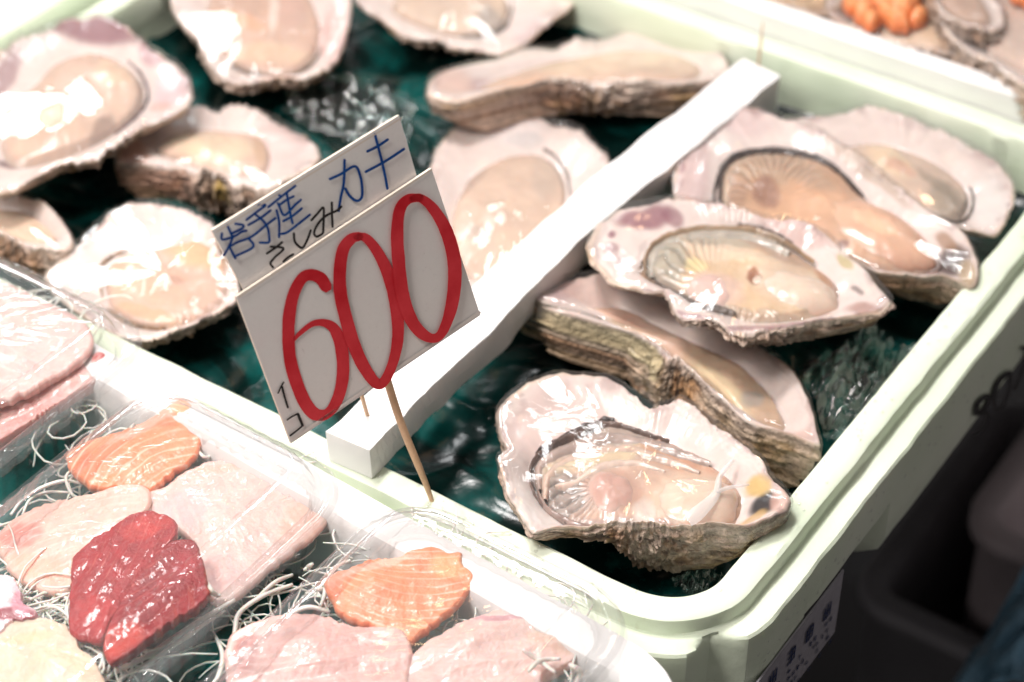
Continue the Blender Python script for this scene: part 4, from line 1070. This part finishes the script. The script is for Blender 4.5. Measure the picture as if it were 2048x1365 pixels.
oyster('oyster with broad white lip left of the price sign and behind the sashimi pack',
    [(90, 559), (121, 517), (158, 475), (200, 438), (264, 406), (306, 401), (369, 417), (422, 443), (464, 500), (476, 560), (468, 600), (401, 645), (343, 668), (285, 682), (243, 672), (180, 645), (120, 605)],
    [(200, 533), (216, 501), (264, 483), (338, 470), (401, 458), (450, 495), (462, 543), (446, 588), (380, 630), (316, 640), (253, 628), (211, 596)],
    (330, 555), -0.010, (0, 0.02, 1), 0.024, 0.004, 0.004, base=(0.66, 0.46, 0.38), seed=66,
    lips=[(180, 520, 70, 60, -40, WHITE, 0.6), (330, 430, 80, 20, 0, (0.80, 0.62, 0.58), 0.6)],
    meat=[(400, 490, 70, 40, 0, (0.78, 0.48, 0.30), 0.9), (250, 530, 40, 50, 0, (0.62, 0.48, 0.36), 0.8), (330, 570, 60, 40, 0, (0.70, 0.46, 0.36), 0.9), (300, 620, 90, 12, 15, (0.60, 0.42, 0.28), 0.7), (350, 565, 22, 12, 0, (0.5, 0.28, 0.22), 0.6)],
    hts=[(330, 570, 50, 34, 0, 0.0028), (250, 540, 24, 50, 0, 0.001), (290, 560, 14, 30, 0, -0.001)], frill=[(168, 225, 9, 2, (0.34, 0.22, 0.14)), (90, 160, 9, 0, (0.30, 0.18, 0.10))], shrink=0.2, pe=1.1)

oyster('small oyster cut off by the left picture edge above the stacked pack',
    [(-70, 400), (0, 388), (53, 396), (105, 427), (142, 469), (127, 500), (69, 490), (0, 466), (-70, 450)],
    [(-50, 412), (0, 403), (50, 410), (95, 438), (115, 468), (60, 474), (0, 452), (-50, 438)],
    (30, 440), -0.012, (0, 0.15, 1), 0.022, 0.003, 0.002, base=(0.76, 0.58, 0.46), seed=71, lips=[(110, 450, 30, 30, 0, NAC, 0.5)], shrink=0.9, crust=[(40, 170, 0.05, 0.6, (0.55, 0.30, 0.16), 0.7)])

# tray behind: shellfish with roe
bo, bp = oyster('open shell piled with orange roe in the white box at the top right',
    [(1655, 20), (1700, -30), (1800, -60), (1900, -50), (1960, -10), (1985, 60), (1975, 112), (1930, 108), (1860, 102), (1790, 90), (1735, 68), (1690, 52)],
    [(1690, 15), (1730, -20), (1810, -40), (1890, -30), (1935, 10), (1950, 70), (1900, 92), (1830, 85), (1770, 68), (1710, 44)],
    (1830, 30), 0.004, (0, 0.05, 1), 0.026, 0.003, 0.004, base=(0.78, 0.62, 0.50), seed=80, group='shellfish in the white box behind',
    meat=[(1880, 60, 60, 30, 10, (0.70, 0.50, 0.36), 0.8), (1700, 20, 40, 30, 0, (0.5, 0.42, 0.36), 0.6)], shrink=0.75)
M_roe = m_flesh('roe', 0.25, 0.4, 0.004, 300, 0.25, 0.8, 0.0015, 0.5, 0.5, 500)
ro = empty('roe', bp.on(1780, 30, 0.004), 'pile of bright orange roe on the open shell in the white box', 'roe')
rs = random.Random(3)
for (x, y, rx, ry, a) in ((1770, 10, 30, 22, 20), (1805, 22, 34, 26, -20), (1822, 0, 26, 22, 0), (1725, 38, 22, 18, 30), (1790, 52, 30, 15, 30), (1742, 55, 16, 12, 0), (1700, 20, 18, 14, 10), (1755, -8, 26, 18, 0), (1835, 48, 20, 13, -20), (1768, 36, 20, 15, 60)):
    lump('roe_lobe', bp, (x, y), rx, ry, a, 0.002, 0.008 + rs.random() * 0.003, M_roe, (0.90, 0.36, 0.14), ro, seed=x * 0.1, color2=(0.84, 0.24, 0.08), wob=0.3)
bo2, bp2 = oyster('dark wet shell at the right end of the white box in the top right corner',
    [(1900, -40), (2010, -60), (2120, -20), (2160, 80), (2150, 190), (2080, 185), (2040, 165), (1990, 130), (1940, 110), (1890, 70), (1870, 10)],
    [(1930, -20), (2010, -35), (2090, 0), (2110, 90), (2090, 150), (2040, 130), (1980, 95), (1930, 60)],
    (2010, 50), 0.010, (0, 0.05, 1), 0.03, 0.003, 0.004, base=(0.70, 0.56, 0.50), seed=85, group='shellfish in the white box behind',
    meat=[(1950, 20, 60, 30, 60, (0.5, 0.36, 0.32), 0.8)], lipc=(0.78, 0.68, 0.63), shrink=0.8)
oyster('glossy brown shell in the white box between the two piles of orange roe',
    [(1850, -50), (1900, -60), (1960, -40), (2000, 0), (2010, 40), (1980, 60), (1930, 50), (1880, 20)],
    [(1870, -38), (1905, -46), (1950, -28), (1980, 5), (1985, 35), (1940, 35), (1895, 10)],
    (1930, -5), 0.016, (0, 0.05, 1), 0.02, 0.003, 0.003, base=(0.55, 0.40, 0.33), seed=95, group='shellfish in the white box behind', lipc=(0.76, 0.64, 0.58), shrink=0.7)
ro = empty('roe', bp2.on(2050, 8, 0.002), 'second pile of orange roe, cut by the top right corner', 'roe')
for (x, y, rx, ry, a) in ((2035, 0, 22, 14, 20), (2062, 12, 24, 14, 20)):
    lump('roe_lobe', bp2, (x, y), rx, ry, a, 0.002, 0.007, M_roe, (0.90, 0.36, 0.14), ro, seed=x * 0.1, color2=(0.84, 0.24, 0.08), wob=0.3)
oyster('brown speckled shell behind the orange roe at the top edge',
    [(1505, -30), (1580, -60), (1680, -50), (1690, -5), (1665, 18), (1640, 26), (1580, 14), (1530, -4)],
    [(1540, -28), (1590, -42), (1650, -35), (1655, -5), (1630, 6), (1570, -4)],
    (1600, -18), 0.004, (0, 0.05, 1), 0.026, 0.003, 0.002, base=(0.5, 0.36, 0.24), lipc=(0.62, 0.5, 0.4), seed=90, group='shellfish in the white box behind', lips=[(1640, 10, 30, 16, 0, BROWN, 0.8), (1560, 0, 40, 12, 0, TAN, 0.7)], shrink=0.8)

# crumpled clear wrap lying on the wet plastic
def crumple(label, cpx, cpy, z, rx, ry, ang, hh, seed):
    g = 110
    a, b = np.meshgrid(np.linspace(-1, 1, g), np.linspace(-1, 1, g), indexing='ij')
    rr = np.sqrt(a * a + b * b)
    ca, sa = math.cos(R(ang)), math.sin(R(ang))
    q = 1 + 0.2 * fbm(a * 2, b * 2, seed, 3)
    x, y = rx * a * q, ry * b * q
    px, py = cpx + x * ca - y * sa, cpy + x * sa + y * ca
    h = np.clip(1 - rr ** 2, -0.2, 1) * hh * 0.4 + hh * (np.abs(fbm(a * 2.2, b * 2.2, seed + 3, 3, 0.5)) * 1.7)
    pl = Plane(cpx, cpy, z)
    return tag(mk('crumpled_wrap', pl.on(px, py, h).reshape(-1, 3), gridf(g, g, False), M_crumple), label, 'plastic wrap')
crumple('crumpled clear wrap shining on the teal plastic beside the right rim', 1715, 775, -0.030, 105, 70, -35, 0.014, 5)
crumple('crumpled clear wrap on the teal plastic in the upper middle gap', 700, 225, -0.033, 130, 60, 20, 0.010, 15)
crumple('crumpled clear wrap in the front corner of the green box', 1395, 1165, -0.034, 40, 30, -30, 0.007, 25)
#PART4
# ------------------------------------------------------------------ clear sashimi packs
def m_packflange():
    m = m_film('textured_plastic', rough=0.12, wr=0.1, wscale=10, dist=0.001, milky=0.05, fine=0.1)
    nt = m.node_tree
    tc = nt.nodes['TC']
    ch = N(nt, 'ShaderNodeTexChecker', Scale=900); 
    mp = N(nt, 'ShaderNodeMapping'); mp.inputs['Rotation'].default_value = (0, 0, 0.2)
    nt.links.new(tc.outputs['Object'], mp.inputs[0]); nt.links.new(mp.outputs[0], ch.inputs['Vector'])
    gl = [n for n in nt.nodes if n.type == 'BSDF_GLOSSY'][0]
    old = gl.inputs['Normal'].links[0].from_socket
    nb = bump(nt, ch.outputs['Fac'], 0.6, 0.0005, old)
    nt.links.new(nb, gl.inputs['Normal'])
    return m
M_flange = m_packflange()

def pack(label, v0, v1, u1, length, z, seed):
    o = empty('sashimi_pack', uv(u1 - length / 2, (v0 + v1) / 2, z - 0.045), label, 'food pack', 'clear sashimi packs in the white box')
    ins = 0.017
    rect = (v0 + ins, v1 - ins, u1 - length + ins, u1 - ins)
    def flute(q, n, d, zz):
        q = q.copy()
        p = q[:, 0] * np.abs(n[:, 1]) + q[:, 1] * np.abs(n[:, 0])
        fl = np.sin(p * 2 * math.pi / 0.0078)
        amp = 0.0010 * sstep(z - 0.046, z - 0.038, zz) * sstep(z - 0.002, z - 0.008, zz)
        q[:, :2] += n * (amp * fl)[:, None]
        return q
    prof = [(-0.012, z - 0.0445), (-0.004, z - 0.0448), (-0.001, z - 0.043)] + [(-0.001 + 0.006 * t, z - 0.043 + 0.040 * t) for t in np.linspace(0.08, 1, 9)] + [(0.0055, z - 0.001), (0.007, z)]
    sweep('tray', rect, 0.012, prof, M_pack, o, True, False, fn=flute, ns=130, nc=16)
    fp = [(0.007, z), (0.0082, z + 0.0012), (0.0094, z + 0.0012), (0.0102, z + 0.0002), (0.0128, z + 0.0002), (0.0135, z + 0.001), (0.0145, z + 0.001), (0.0152, z - 0.0002), (0.0168, z - 0.0006), (0.0172, z - 0.0022)]
    def wav(q, n, d, zz):
        q = q.copy()
        if d > 0.016: q[:, :2] += n * (0.0004 * np.sin((q[:, 0] + q[:, 1]) * 700))[:, None]
        return q
    sweep('flange', rect, 0.012, fp, M_flange, o, False, False, fn=wav, ns=130, nc=16)
    zl = z + 0.0018
    lp = [(0.0165, zl), (0.0150, zl + 0.0012), (0.0140, zl + 0.0022), (0.0128, zl + 0.0010), (0.0098, zl + 0.0008), (0.0090, zl + 0.0022), (0.0075, zl + 0.003), (0.0066, zl + 0.0046), (0.0035, zl + 0.012), (0.0028, zl + 0.0134), (0.0012, zl + 0.0142), (-0.004, zl + 0.0142), (-0.0052, zl + 0.0134), (-0.0062, zl + 0.0126)]
    def flute2(q, n, d, zz):
        q = q.copy()
        p = q[:, 0] * np.abs(n[:, 1]) + q[:, 1] * np.abs(n[:, 0])
        if zl + 0.003 < zz < zl + 0.013: q[:, :2] += n * (0.0006 * np.sin(p * 2 * math.pi / 0.0095))[:, None]
        q[:, 2] += 0.0006 * fbm(q[:, 0] * 22, q[:, 1] * 22, seed, 3)
        return q
    # lid with a gently bowed top panel
    rings = []
    sweep('lid', rect, 0.012, lp, M_pack, o, False, False, fn=flute2, ns=130, nc=16)
    gx = 60
    a, b = np.meshgrid(np.linspace(0, 1, gx), np.linspace(0, 1, gx), indexing='ij')
    ed = np.minimum(np.minimum(a, 1 - a), np.minimum(b, 1 - b))
    X = rect[0] + 0.0058 + (rect[1] - rect[0] - 0.0116) * a; Y = rect[2] + 0.0058 + (rect[3] - rect[2] - 0.0116) * b
    Z = zl + 0.0126 + 0.0012 * sstep(0, 0.5, ed) + 0.0006 * fbm(X * 26, Y * 26, seed + 4, 3)
    vv = X.reshape(-1, 1) * VV + Y.reshape(-1, 1) * UU; vv[:, 2] += Z.ravel()
    mk('lid_panel', vv, gridf(gx, gx, False), M_pack, o)
    return o
pack('clear lidded pack of tuna, salmon and white fish in the left foreground', -0.103, 0.0150, -0.1275, 0.215, 0.018, 1)
pack('clear lidded pack of salmon and white fish slices at the bottom centre', 0.0275, 0.1510, -0.1225, 0.215, 0.018, 2)
pack('clear lidded pack of pale pink fish at the left edge', -0.2420, -0.1135, -0.1060, 0.215, 0.021, 3)

def m_fish(name, rough, sss, rad, detail, var, bs, bd, coat, bscale):
    return m_flesh(name, rough, sss, rad, detail, var, bs, bd, 0.5, coat, bscale)
M_tuna = m_fish('tuna_flesh', 0.24, 0.25, 0.003, 160, 0.25, 0.9, 0.0014, 0.35, 420)
M_salmon = m_fish('salmon_flesh', 0.30, 0.4, 0.004, 120, 0.12, 0.6, 0.0008, 0.2, 520)
M_whitefish = m_fish('white_fish_flesh', 0.24, 0.6, 0.006, 90, 0.12, 0.6, 0.0009, 0.35, 420)

def slice_(name, label, cat, outline, c, z, n, th_, mat, base, blobs=(), stripes=(), ripple=(0, 60, 0.0006), hts=(), seed=0, group='slices of fish in the clear packs', jag=6, nS=64, dome=0.0012):
    pl = Plane(c[0], c[1], z, n)
    nt_ = 360
    th = np.linspace(0, 2 * np.pi, nt_, endpoint=False); ct, stn = np.cos(th), np.sin(th)
    Rr = polar(outline, c, th) * (1.05 if mat is M_whitefish else 1.02) + jag * fbm(ct * 8, stn * 8, seed, 4)
    V, Cc = [], []
    def colour(px, py):
        col = paint(px, py, base, blobs, seed=seed, warp=20, freq=0.015)
        for (ox, oy, an, per, sharp, cc, wt, curv) in stripes:     # connective-tissue lines, curved
            ca, sa = math.cos(R(an)), math.sin(R(an))
            x = (px - ox) * ca + (py - oy) * sa; y = -(px - ox) * sa + (py - oy) * ca
            d = y + curv * x * x + 7 * fbm(px * 0.012, py * 0.012, seed + 2, 3) * (per / 14)
            s = np.abs(np.mod(d / per + 0.8 * fbm(px * 0.006, py * 0.006, seed + 31, 2), 1.0) - 0.5) * 2
            s = s + 0.25 * fbm(px * 0.02, py * 0.02, seed + 33, 3)
            lv = sstep(-0.3, 0.25, fbm(px * 0.016, py * 0.016, seed + 14, 3))
            g = (sstep(1 - sharp, 1.0, s) * wt * (0.4 + 0.6 * lv))[:, None]
            col = col * (1 - g) + np.array(cc) * g
        col = col * (1 + 0.10 * fbm(px * 0.05, py * 0.05, seed + 8, 4)[:, None])
        return np.clip(col, 0.005, 0.93)
    an, per, amp = ripple
    ca, sa = math.cos(R(an)), math.sin(R(an))
    def hgt(px, py):
        y = -(px - c[0]) * sa + (py - c[1]) * ca
        rp = np.abs(np.mod((y + 10 * fbm(px * 0.01, py * 0.01, seed + 1, 3)) / per, 1) - 0.5) * 2
        return amp * rp + 0.0008 * fbm(px * 0.010, py * 0.010, seed + 3, 3) + 0.00034 * fbm(px * 0.06, py * 0.07, seed + 5, 3) + blobh(px, py, hts)
    for i in range(nS):
        s = (i + 0.05) / (nS - 1)
        s = min(s, 1.0)
        px = c[0] + Rr * s * ct; py = c[1] + Rr * s * stn
        h = th_ + hgt(px, py) + dome * (1 - s * s) - th_ * 0.30 * sstep(0.95, 1.0, s) ** 2
        V.append(pl.on(px, py, h)); Cc.append(colour(px, py))
    last = hgt(c[0] + Rr * ct, c[1] + Rr * stn)
    for k in range(1, 6):
        t = k / 5
        r = Rr * (1 + 0.012 * math.sin(math.pi * t) - 0.03 * t)
        px = c[0] + r * ct; py = c[1] + r * stn
        V.append(pl.on(px, py, (th_ * 0.70) * (1 - t) + last * (1 - t) - 0.0005 * t)); Cc.append(colour(px, py))
    nr = len(V)
    f = gridf(nr, nt_, True, flip=True); f.append(tuple(range(nt_))); f.append(tuple(range((nr - 1) * nt_, nr * nt_))[::-1])
    o = mk(name, np.concatenate(V), f, mat, None, True, col=np.concatenate(Cc))
    return tag(o, label, cat, group), pl

PINK = (0.78, 0.47, 0.42); PALEP = (0.78, 0.55, 0.50); SALM = (0.90, 0.29, 0.14); TUNA = (0.40, 0.020, 0.026)
# pack in the left foreground
slice_('salmon_slice', 'orange salmon slice with pale fat lines at the top of the tuna pack', 'fish slice',
    [(137, 925), (165, 902), (215, 885), (265, 868), (310, 845), (345, 822), (368, 812), (390, 830), (411, 845), (408, 875), (404, 895), (388, 928), (350, 955), (325, 978), (285, 993), (240, 988), (195, 990), (160, 968)],
    (285, 915), 0.006, (0, -0.10, 1), 0.0042, M_salmon, SALM, [(160, 935, 22, 30, 0, (0.80, 0.22, 0.10), 0.8), (300, 860, 110, 12, -27, (0.85, 0.60, 0.48), 0.7), (380, 845, 30, 30, 0, (0.90, 0.42, 0.17), 0.7), (230, 980, 60, 12, 10, (0.86, 0.26, 0.10), 0.7)],
    [(285, 915, -30, 17, 0.30, (0.92, 0.66, 0.50), 0.75, -0.0016)], (-30, 34, 0.0004), [(230, 930, 60, 30, -20, 0.002)], 1)
slice_('white_fish_slice', 'broad translucent white fish slice filling the right of the tuna pack', 'fish slice',
    [(285, 1012), (335, 985), (385, 955), (430, 935), (480, 925), (545, 924), (585, 932), (575, 965), (563, 1000), (575, 1012), (600, 1018), (618, 1002), (633, 980), (650, 1000), (656, 1040), (625, 1080), (590, 1105), (545, 1140), (500, 1180), (455, 1208), (418, 1200), (402, 1160), (395, 1100), (345, 1060)],
    (470, 1060), 0.004, (0, 0.0, 1), 0.0036, M_whitefish, PALEP, [(510, 935, 26, 14, 0, (0.66, 0.18, 0.18), 0.9), (450, 950, 60, 12, -10, (0.85, 0.48, 0.38), 0.7), (600, 1060, 60, 40, -40, (0.84, 0.50, 0.40), 0.7), (370, 1030, 60, 40, 0, (0.74, 0.52, 0.52), 0.7), (440, 1160, 60, 40, 0, (0.78, 0.50, 0.48), 0.7)],
    [(470, 1060, 60, 30, 0.3, (0.88, 0.70, 0.64), 0.35, 0.001)], (60, 60, 0.0002), [(430, 1040, 80, 60, 0, 0.003)], 2, dome=0.0018)
slice_('yellowtail_slice', 'pink streaked white fish slice on the left of the tuna', 'fish slice',
    [(5, 1085), (30, 1055), (75, 1030), (150, 1008), (220, 990), (280, 985), (296, 1005), (290, 1035), (255, 1055), (200, 1100), (155, 1150), (140, 1190), (90, 1188), (45, 1165), (15, 1130)],
    (150, 1090), 0.005, (-0.05, -0.05, 1), 0.0036, M_whitefish, (0.82, 0.52, 0.44), [(40, 1080, 50, 24, -20, (0.70, 0.24, 0.20), 0.75), (80, 1150, 70, 30, 20, (0.86, 0.50, 0.38), 0.8)],
    [(150, 1090, -20, 15, 0.35, (0.88, 0.66, 0.58), 0.6, -0.0010)], (-20, 44, 0.0006), (), 3)
slice_('tuna_slice', 'deep red tuna slice lying behind the second one', 'fish slice',
    [(150, 1130), (172, 1105), (215, 1075), (262, 1045), (290, 1034), (325, 1040), (352, 1055), (352, 1085), (330, 1110), (300, 1150), (260, 1200), (225, 1250), (208, 1290), (180, 1290), (148, 1275), (143, 1225), (145, 1180)],
    (238, 1150), 0.0150, (-0.02, -0.06, 1), 0.0036, M_tuna, TUNA, [(300, 1070, 60, 24, -20, (0.62, 0.06, 0.05), 0.6), (200, 1240, 50, 40, 0, (0.58, 0.05, 0.05), 0.5)],
    [(238, 1150, -60, 16, 0.18, (0.66, 0.15, 0.12), 0.4, 0.0004)], (-60, 34, 0.0006), (), 4)
slice_('tuna_slice', 'deep red tuna slice in front, overlapping the one behind', 'fish slice',
    [(215, 1285), (232, 1240), (262, 1190), (300, 1145), (325, 1108), (355, 1092), (388, 1094), (400, 1115), (410, 1160), (418, 1195), (402, 1224), (360, 1248), (300, 1290), (262, 1322), (226, 1336), (214, 1320)],
    (318, 1210), 0.0185, (0, -0.06, 1), 0.0036, M_tuna, (0.33, 0.015, 0.021), [(250, 1300, 50, 30, -30, (0.62, 0.07, 0.05), 0.8), (300, 1180, 60, 8, -50, (0.26, 0.01, 0.016), 0.7), (370, 1150, 34, 40, 0, (0.40, 0.02, 0.03), 0.6)],
    [(318, 1210, -36, 15, 0.16, (0.62, 0.13, 0.11), 0.4, 0.0004)], (-36, 62, 0.0012), (), 5)
slice_('octopus_slice', 'white octopus slice with dark red skin at the lower left edge', 'octopus slice',
    [(-40, 1165), (0, 1168), (28, 1176), (45, 1205), (52, 1228), (74, 1240), (70, 1254), (30, 1262), (0, 1282), (-40, 1290)],
    (5, 1225), 0.010, (0, -0.05, 1), 0.0060, M_whitefish, (0.84, 0.62, 0.66), [(30, 1252, 60, 14, -15, (0.28, 0.02, 0.04), 0.95), (50, 1225, 18, 30, 0, (0.60, 0.25, 0.32), 0.8), (5, 1205, 30, 24, 0, (0.88, 0.76, 0.76), 0.8)], (), (0, 60, 0.0002), (), 6)
slice_('squid_slice', 'creamy yellow squid slice in the bottom left corner', 'squid slice',
    [(-50, 1290), (10, 1275), (60, 1258), (110, 1262), (150, 1290), (158, 1318), (190, 1345), (215, 1400), (190, 1450), (60, 1460), (-50, 1440)],
    (70, 1350), 0.008, (0, 0, 1), 0.0060, M_whitefish, (0.80, 0.62, 0.48), [(60, 1300, 60, 16, -10, (0.80, 0.56, 0.36), 0.7), (140, 1350, 60, 30, 0, (0.88, 0.74, 0.54), 0.7)], (), (20, 70, 0.0010), [(120, 1360, 60, 40, 0, 0.003)], 7)
# pack at the bottom centre
slice_('salmon_slice', 'bright salmon slice with curved white lines in the bottom centre pack', 'fish slice',
    [(655, 1180), (668, 1158), (700, 1152), (735, 1135), (790, 1128), (840, 1112), (870, 1105), (895, 1120), (922, 1118), (925, 1140), (945, 1165), (935, 1200), (900, 1235), (870, 1260), (835, 1285), (812, 1302), (780, 1282), (735, 1262), (690, 1245), (668, 1215)],
    (795, 1200), 0.008, (0, -0.08, 1), 0.0045, M_salmon, (0.90, 0.31, 0.16), [(670, 1190, 20, 30, 0, (0.82, 0.24, 0.12), 0.7), (760, 1150, 90, 10, -12, (0.88, 0.60, 0.48), 0.6), (900, 1150, 40, 30, 0, (0.90, 0.45, 0.22), 0.8)],
    [(795, 1190, 10, 15, 0.30, (0.92, 0.66, 0.52), 0.8, 0.0022)], (10, 30, 0.0004), [(760, 1190, 60, 30, 0, 0.003)], 11)
slice_('white_fish_slice', 'pinkish white fish slice with a dark red edge, left of the bottom centre pack', 'fish slice',
    [(462, 1310), (485, 1278), (530, 1256), (590, 1248), (650, 1252), (705, 1268), (760, 1272), (800, 1280), (818, 1320), (810, 1365), (800, 1420), (640, 1460), (500, 1440), (465, 1380)],
    (640, 1350), 0.006, (0, -0.04, 1), 0.0045, M_whitefish, (0.76, 0.48, 0.44), [(490, 1320, 30, 40, 20, (0.52, 0.22, 0.20), 0.85), (560, 1265, 60, 10, -8, (0.84, 0.44, 0.38), 0.6)],
    [(640, 1330, -8, 16, 0.3, (0.88, 0.68, 0.62), 0.5, 0.0012)], (-8, 50, 0.0010), [(620, 1320, 90, 40, 0, 0.003)], 12)
slice_('white_fish_slice', 'pale white fish slice with faint purple skin line, right of the bottom centre pack', 'fish slice',
    [(825, 1340), (850, 1305), (890, 1282), (940, 1255), (1000, 1238), (1050, 1232), (1110, 1258), (1175, 1282), (1160, 1320), (1120, 1350), (1080, 1380), (1040, 1430), (900, 1450), (815, 1420)],
    (980, 1340), 0.005, (0, -0.04, 1), 0.0045, M_whitefish, (0.78, 0.56, 0.51), [(1010, 1255, 80, 7, 5, (0.58, 0.30, 0.34), 0.8), (1110, 1300, 60, 30, 0, (0.80, 0.54, 0.42), 0.6), (880, 1340, 50, 50, 0, (0.80, 0.50, 0.46), 0.6)],
    [(980, 1320, 0, 18, 0.3, (0.88, 0.72, 0.66), 0.4, 0.0012)], (-20, 60, 0.0010), [(940, 1310, 70, 30, -20, 0.003)], 13)
# pack at the left edge
slice_('white_fish_slice', 'large pale pink fish slice in the left edge pack', 'fish slice',
    [(-80, 600), (0, 582), (50, 600), (110, 628), (165, 660), (182, 700), (150, 740), (80, 780), (0, 815), (-80, 830)],
    (40, 700), 0.014, (0, 0, 1), 0.0042, M_whitefish, (0.78, 0.52, 0.48), [(60, 650, 80, 30, 20, (0.84, 0.50, 0.44), 0.6)], [(40, 700, 30, 22, 0.3, (0.88, 0.72, 0.66), 0.4, 0.001)], (20, 60, 0.0010), (), 21)
slice_('white_fish_slice', 'thick pink fish slice with a red end, lower part of the left edge pack', 'fish slice',
    [(-60, 790), (20, 770), (90, 740), (150, 715), (195, 722), (214, 740), (206, 770), (160, 800), (90, 845), (20, 890), (-60, 930)],
    (80, 810), 0.004, (0, -0.1, 1), 0.0060, M_whitefish, (0.80, 0.46, 0.42), [(200, 748, 20, 26, 0, (0.55, 0.08, 0.08), 0.95), (60, 850, 90, 22, -30, (0.70, 0.30, 0.28), 0.6)], [(80, 810, -30, 18, 0.3, (0.86, 0.62, 0.56), 0.5, 0.001)], (-30, 40, 0.0010), (), 22)

# shredded radish
M_daikon = m_plain('radish', (0.80, 0.76, 0.70), 0.28, nscale=200, var=0.06, bs=0.2, bd=0.0004)
M_daikon.node_tree.nodes['Principled BSDF'].inputs['Subsurface Weight'].default_value = 0.4
M_daikon.node_tree.nodes['Principled BSDF'].inputs['Subsurface Scale'].default_value = 0.003
def daikon(label, strands, clouds, seed):
    rs = random.Random(seed)
    V, F = [], []
    def add(pts, r):
        v, f = tube('s', pts, r, None, sides=6)
        n0 = len(V); V.extend(v); F.extend([tuple(i + n0 for i in q) for q in f])
    for (pl_, z, r) in strands:
        c = openc(pl_, 8)
        zz = z + 0.002 * np.sin(np.linspace(0, 5, len(c)) + rs.random() * 6)
        add(np.array([at(p[0], p[1], q) for p, q in zip(c, zz)]), [r * 0.6, r * 0.8, r * 0.8, r * 0.5])
    for (x0, y0, x1, y1, z0, z1, n_) in clouds:
        for k in range(int(n_ * 2.2)):
            a = rs.uniform(0, 2 * math.pi); L = rs.uniform(0.02, 0.045)
            p = at(rs.uniform(x0, x1), rs.uniform(y0, y1), rs.uniform(z0, z1)); pts = [p]
            da = rs.uniform(-0.5, 0.5); dzv = rs.uniform(-0.25, 0.25)
            for i in range(9):
                a += da + rs.uniform(-0.25, 0.25)
                p = p + np.array([math.cos(a), math.sin(a), 0]) * L / 9; p[2] = min(max(p[2] + dzv * L / 9 , z0), z1)
                pts.append(p.copy())
            add(np.array(pts), [0.0004, 0.0005, 0.0003])
    o = mk('shredded_radish', V, F, M_daikon)
    return tag(o, label, 'radish garnish', None, 'stuff')
daikon('white shredded radish under and around the fish in the tuna pack',
    [([(184, 862), (170, 895), (176, 925)], 0.004, 0.0009), ([(150, 935), (132, 955), (145, 990), (175, 1000)], 0.006, 0.0009), ([(22, 1030), (45, 1000), (85, 975), (130, 962), (165, 968)], 0.004, 0.0011), ([(45, 1030), (60, 1000), (95, 985), (140, 985)], 0.003, 0.0009), ([(0, 1052), (40, 1040), (80, 1028), (110, 1020)], 0.004, 0.0010),
     ([(60, 1200), (95, 1185), (130, 1195), (150, 1215)], 0.008, 0.0009), ([(70, 1225), (110, 1215), (145, 1240)], 0.009, 0.0009), ([(190, 1290), (205, 1320), (185, 1360)], 0.010, 0.0010), ([(200, 1275), (225, 1300), (215, 1345)], 0.010, 0.0009),
     ([(415, 1168), (425, 1185), (440, 1192)], 0.018, 0.0014), ([(585, 1150), (550, 1165), (515, 1195)], 0.006, 0.0012), ([(230, 1345), (290, 1315), (350, 1275), (420, 1230), (470, 1200)], 0.005, 0.0016), ([(240, 1355), (300, 1325), (380, 1268), (450, 1222)], 0.003, 0.0013), ([(392, 895), (410, 915), (440, 905)], 0.006, 0.0010)],
    [(0, 1060, 260, 1340, -0.008, 0.004, 72), (40, 1170, 160, 1260, 0.0, 0.010, 24), (150, 900, 420, 980, -0.010, 0.002, 24), (380, 880, 560, 960, -0.005, 0.006, 18), (280, 1000, 600, 1200, -0.01, 0.004, 36), (160, 1260, 240, 1365, 0.0, 0.012, 15), (-40, 1280, 200, 1420, -0.006, 0.004, 24)], 1)
daikon('white shredded radish around the fish in the bottom centre pack',
    [([(700, 1122), (672, 1135), (655, 1165), (648, 1195), (640, 1215)], 0.006, 0.0013), ([(612, 1188), (632, 1180), (655, 1178)], 0.006, 0.0012), ([(585, 1170), (530, 1190), (480, 1225), (470, 1262), (466, 1300)], 0.004, 0.0014), ([(660, 1225), (615, 1215), (560, 1238), (500, 1268)], 0.004, 0.0013), ([(590, 1235), (575, 1255), (560, 1260)], 0.004, 0.0010), ([(432, 1275), (445, 1310), (438, 1350), (420, 1375)], 0.004, 0.0013), ([(462, 1300), (455, 1340), (470, 1375)], 0.006, 0.0012),
     ([(1045, 1300), (1075, 1320), (1110, 1345)], 0.016, 0.0013), ([(1120, 1318), (1080, 1322), (1055, 1345)], 0.016, 0.0012), ([(795, 1065), (790, 1090), (788, 1110)], 0.004, 0.0012), ([(610, 1140), (625, 1128)], 0.006, 0.0014), ([(1140, 1330), (1160, 1345), (1150, 1370)], 0.01, 0.0016)],
    [(650, 1200, 1150, 1420, -0.010, 0.004, 78), (480, 1250, 700, 1420, -0.010, 0.002, 36), (700, 1110, 960, 1180, -0.006, 0.006, 18), (1050, 1260, 1180, 1380, -0.004, 0.010, 15)], 2)
daikon('white shredded radish under the pink fish in the left edge pack', [], [(-60, 620, 200, 860, -0.010, 0.006, 54)], 3)
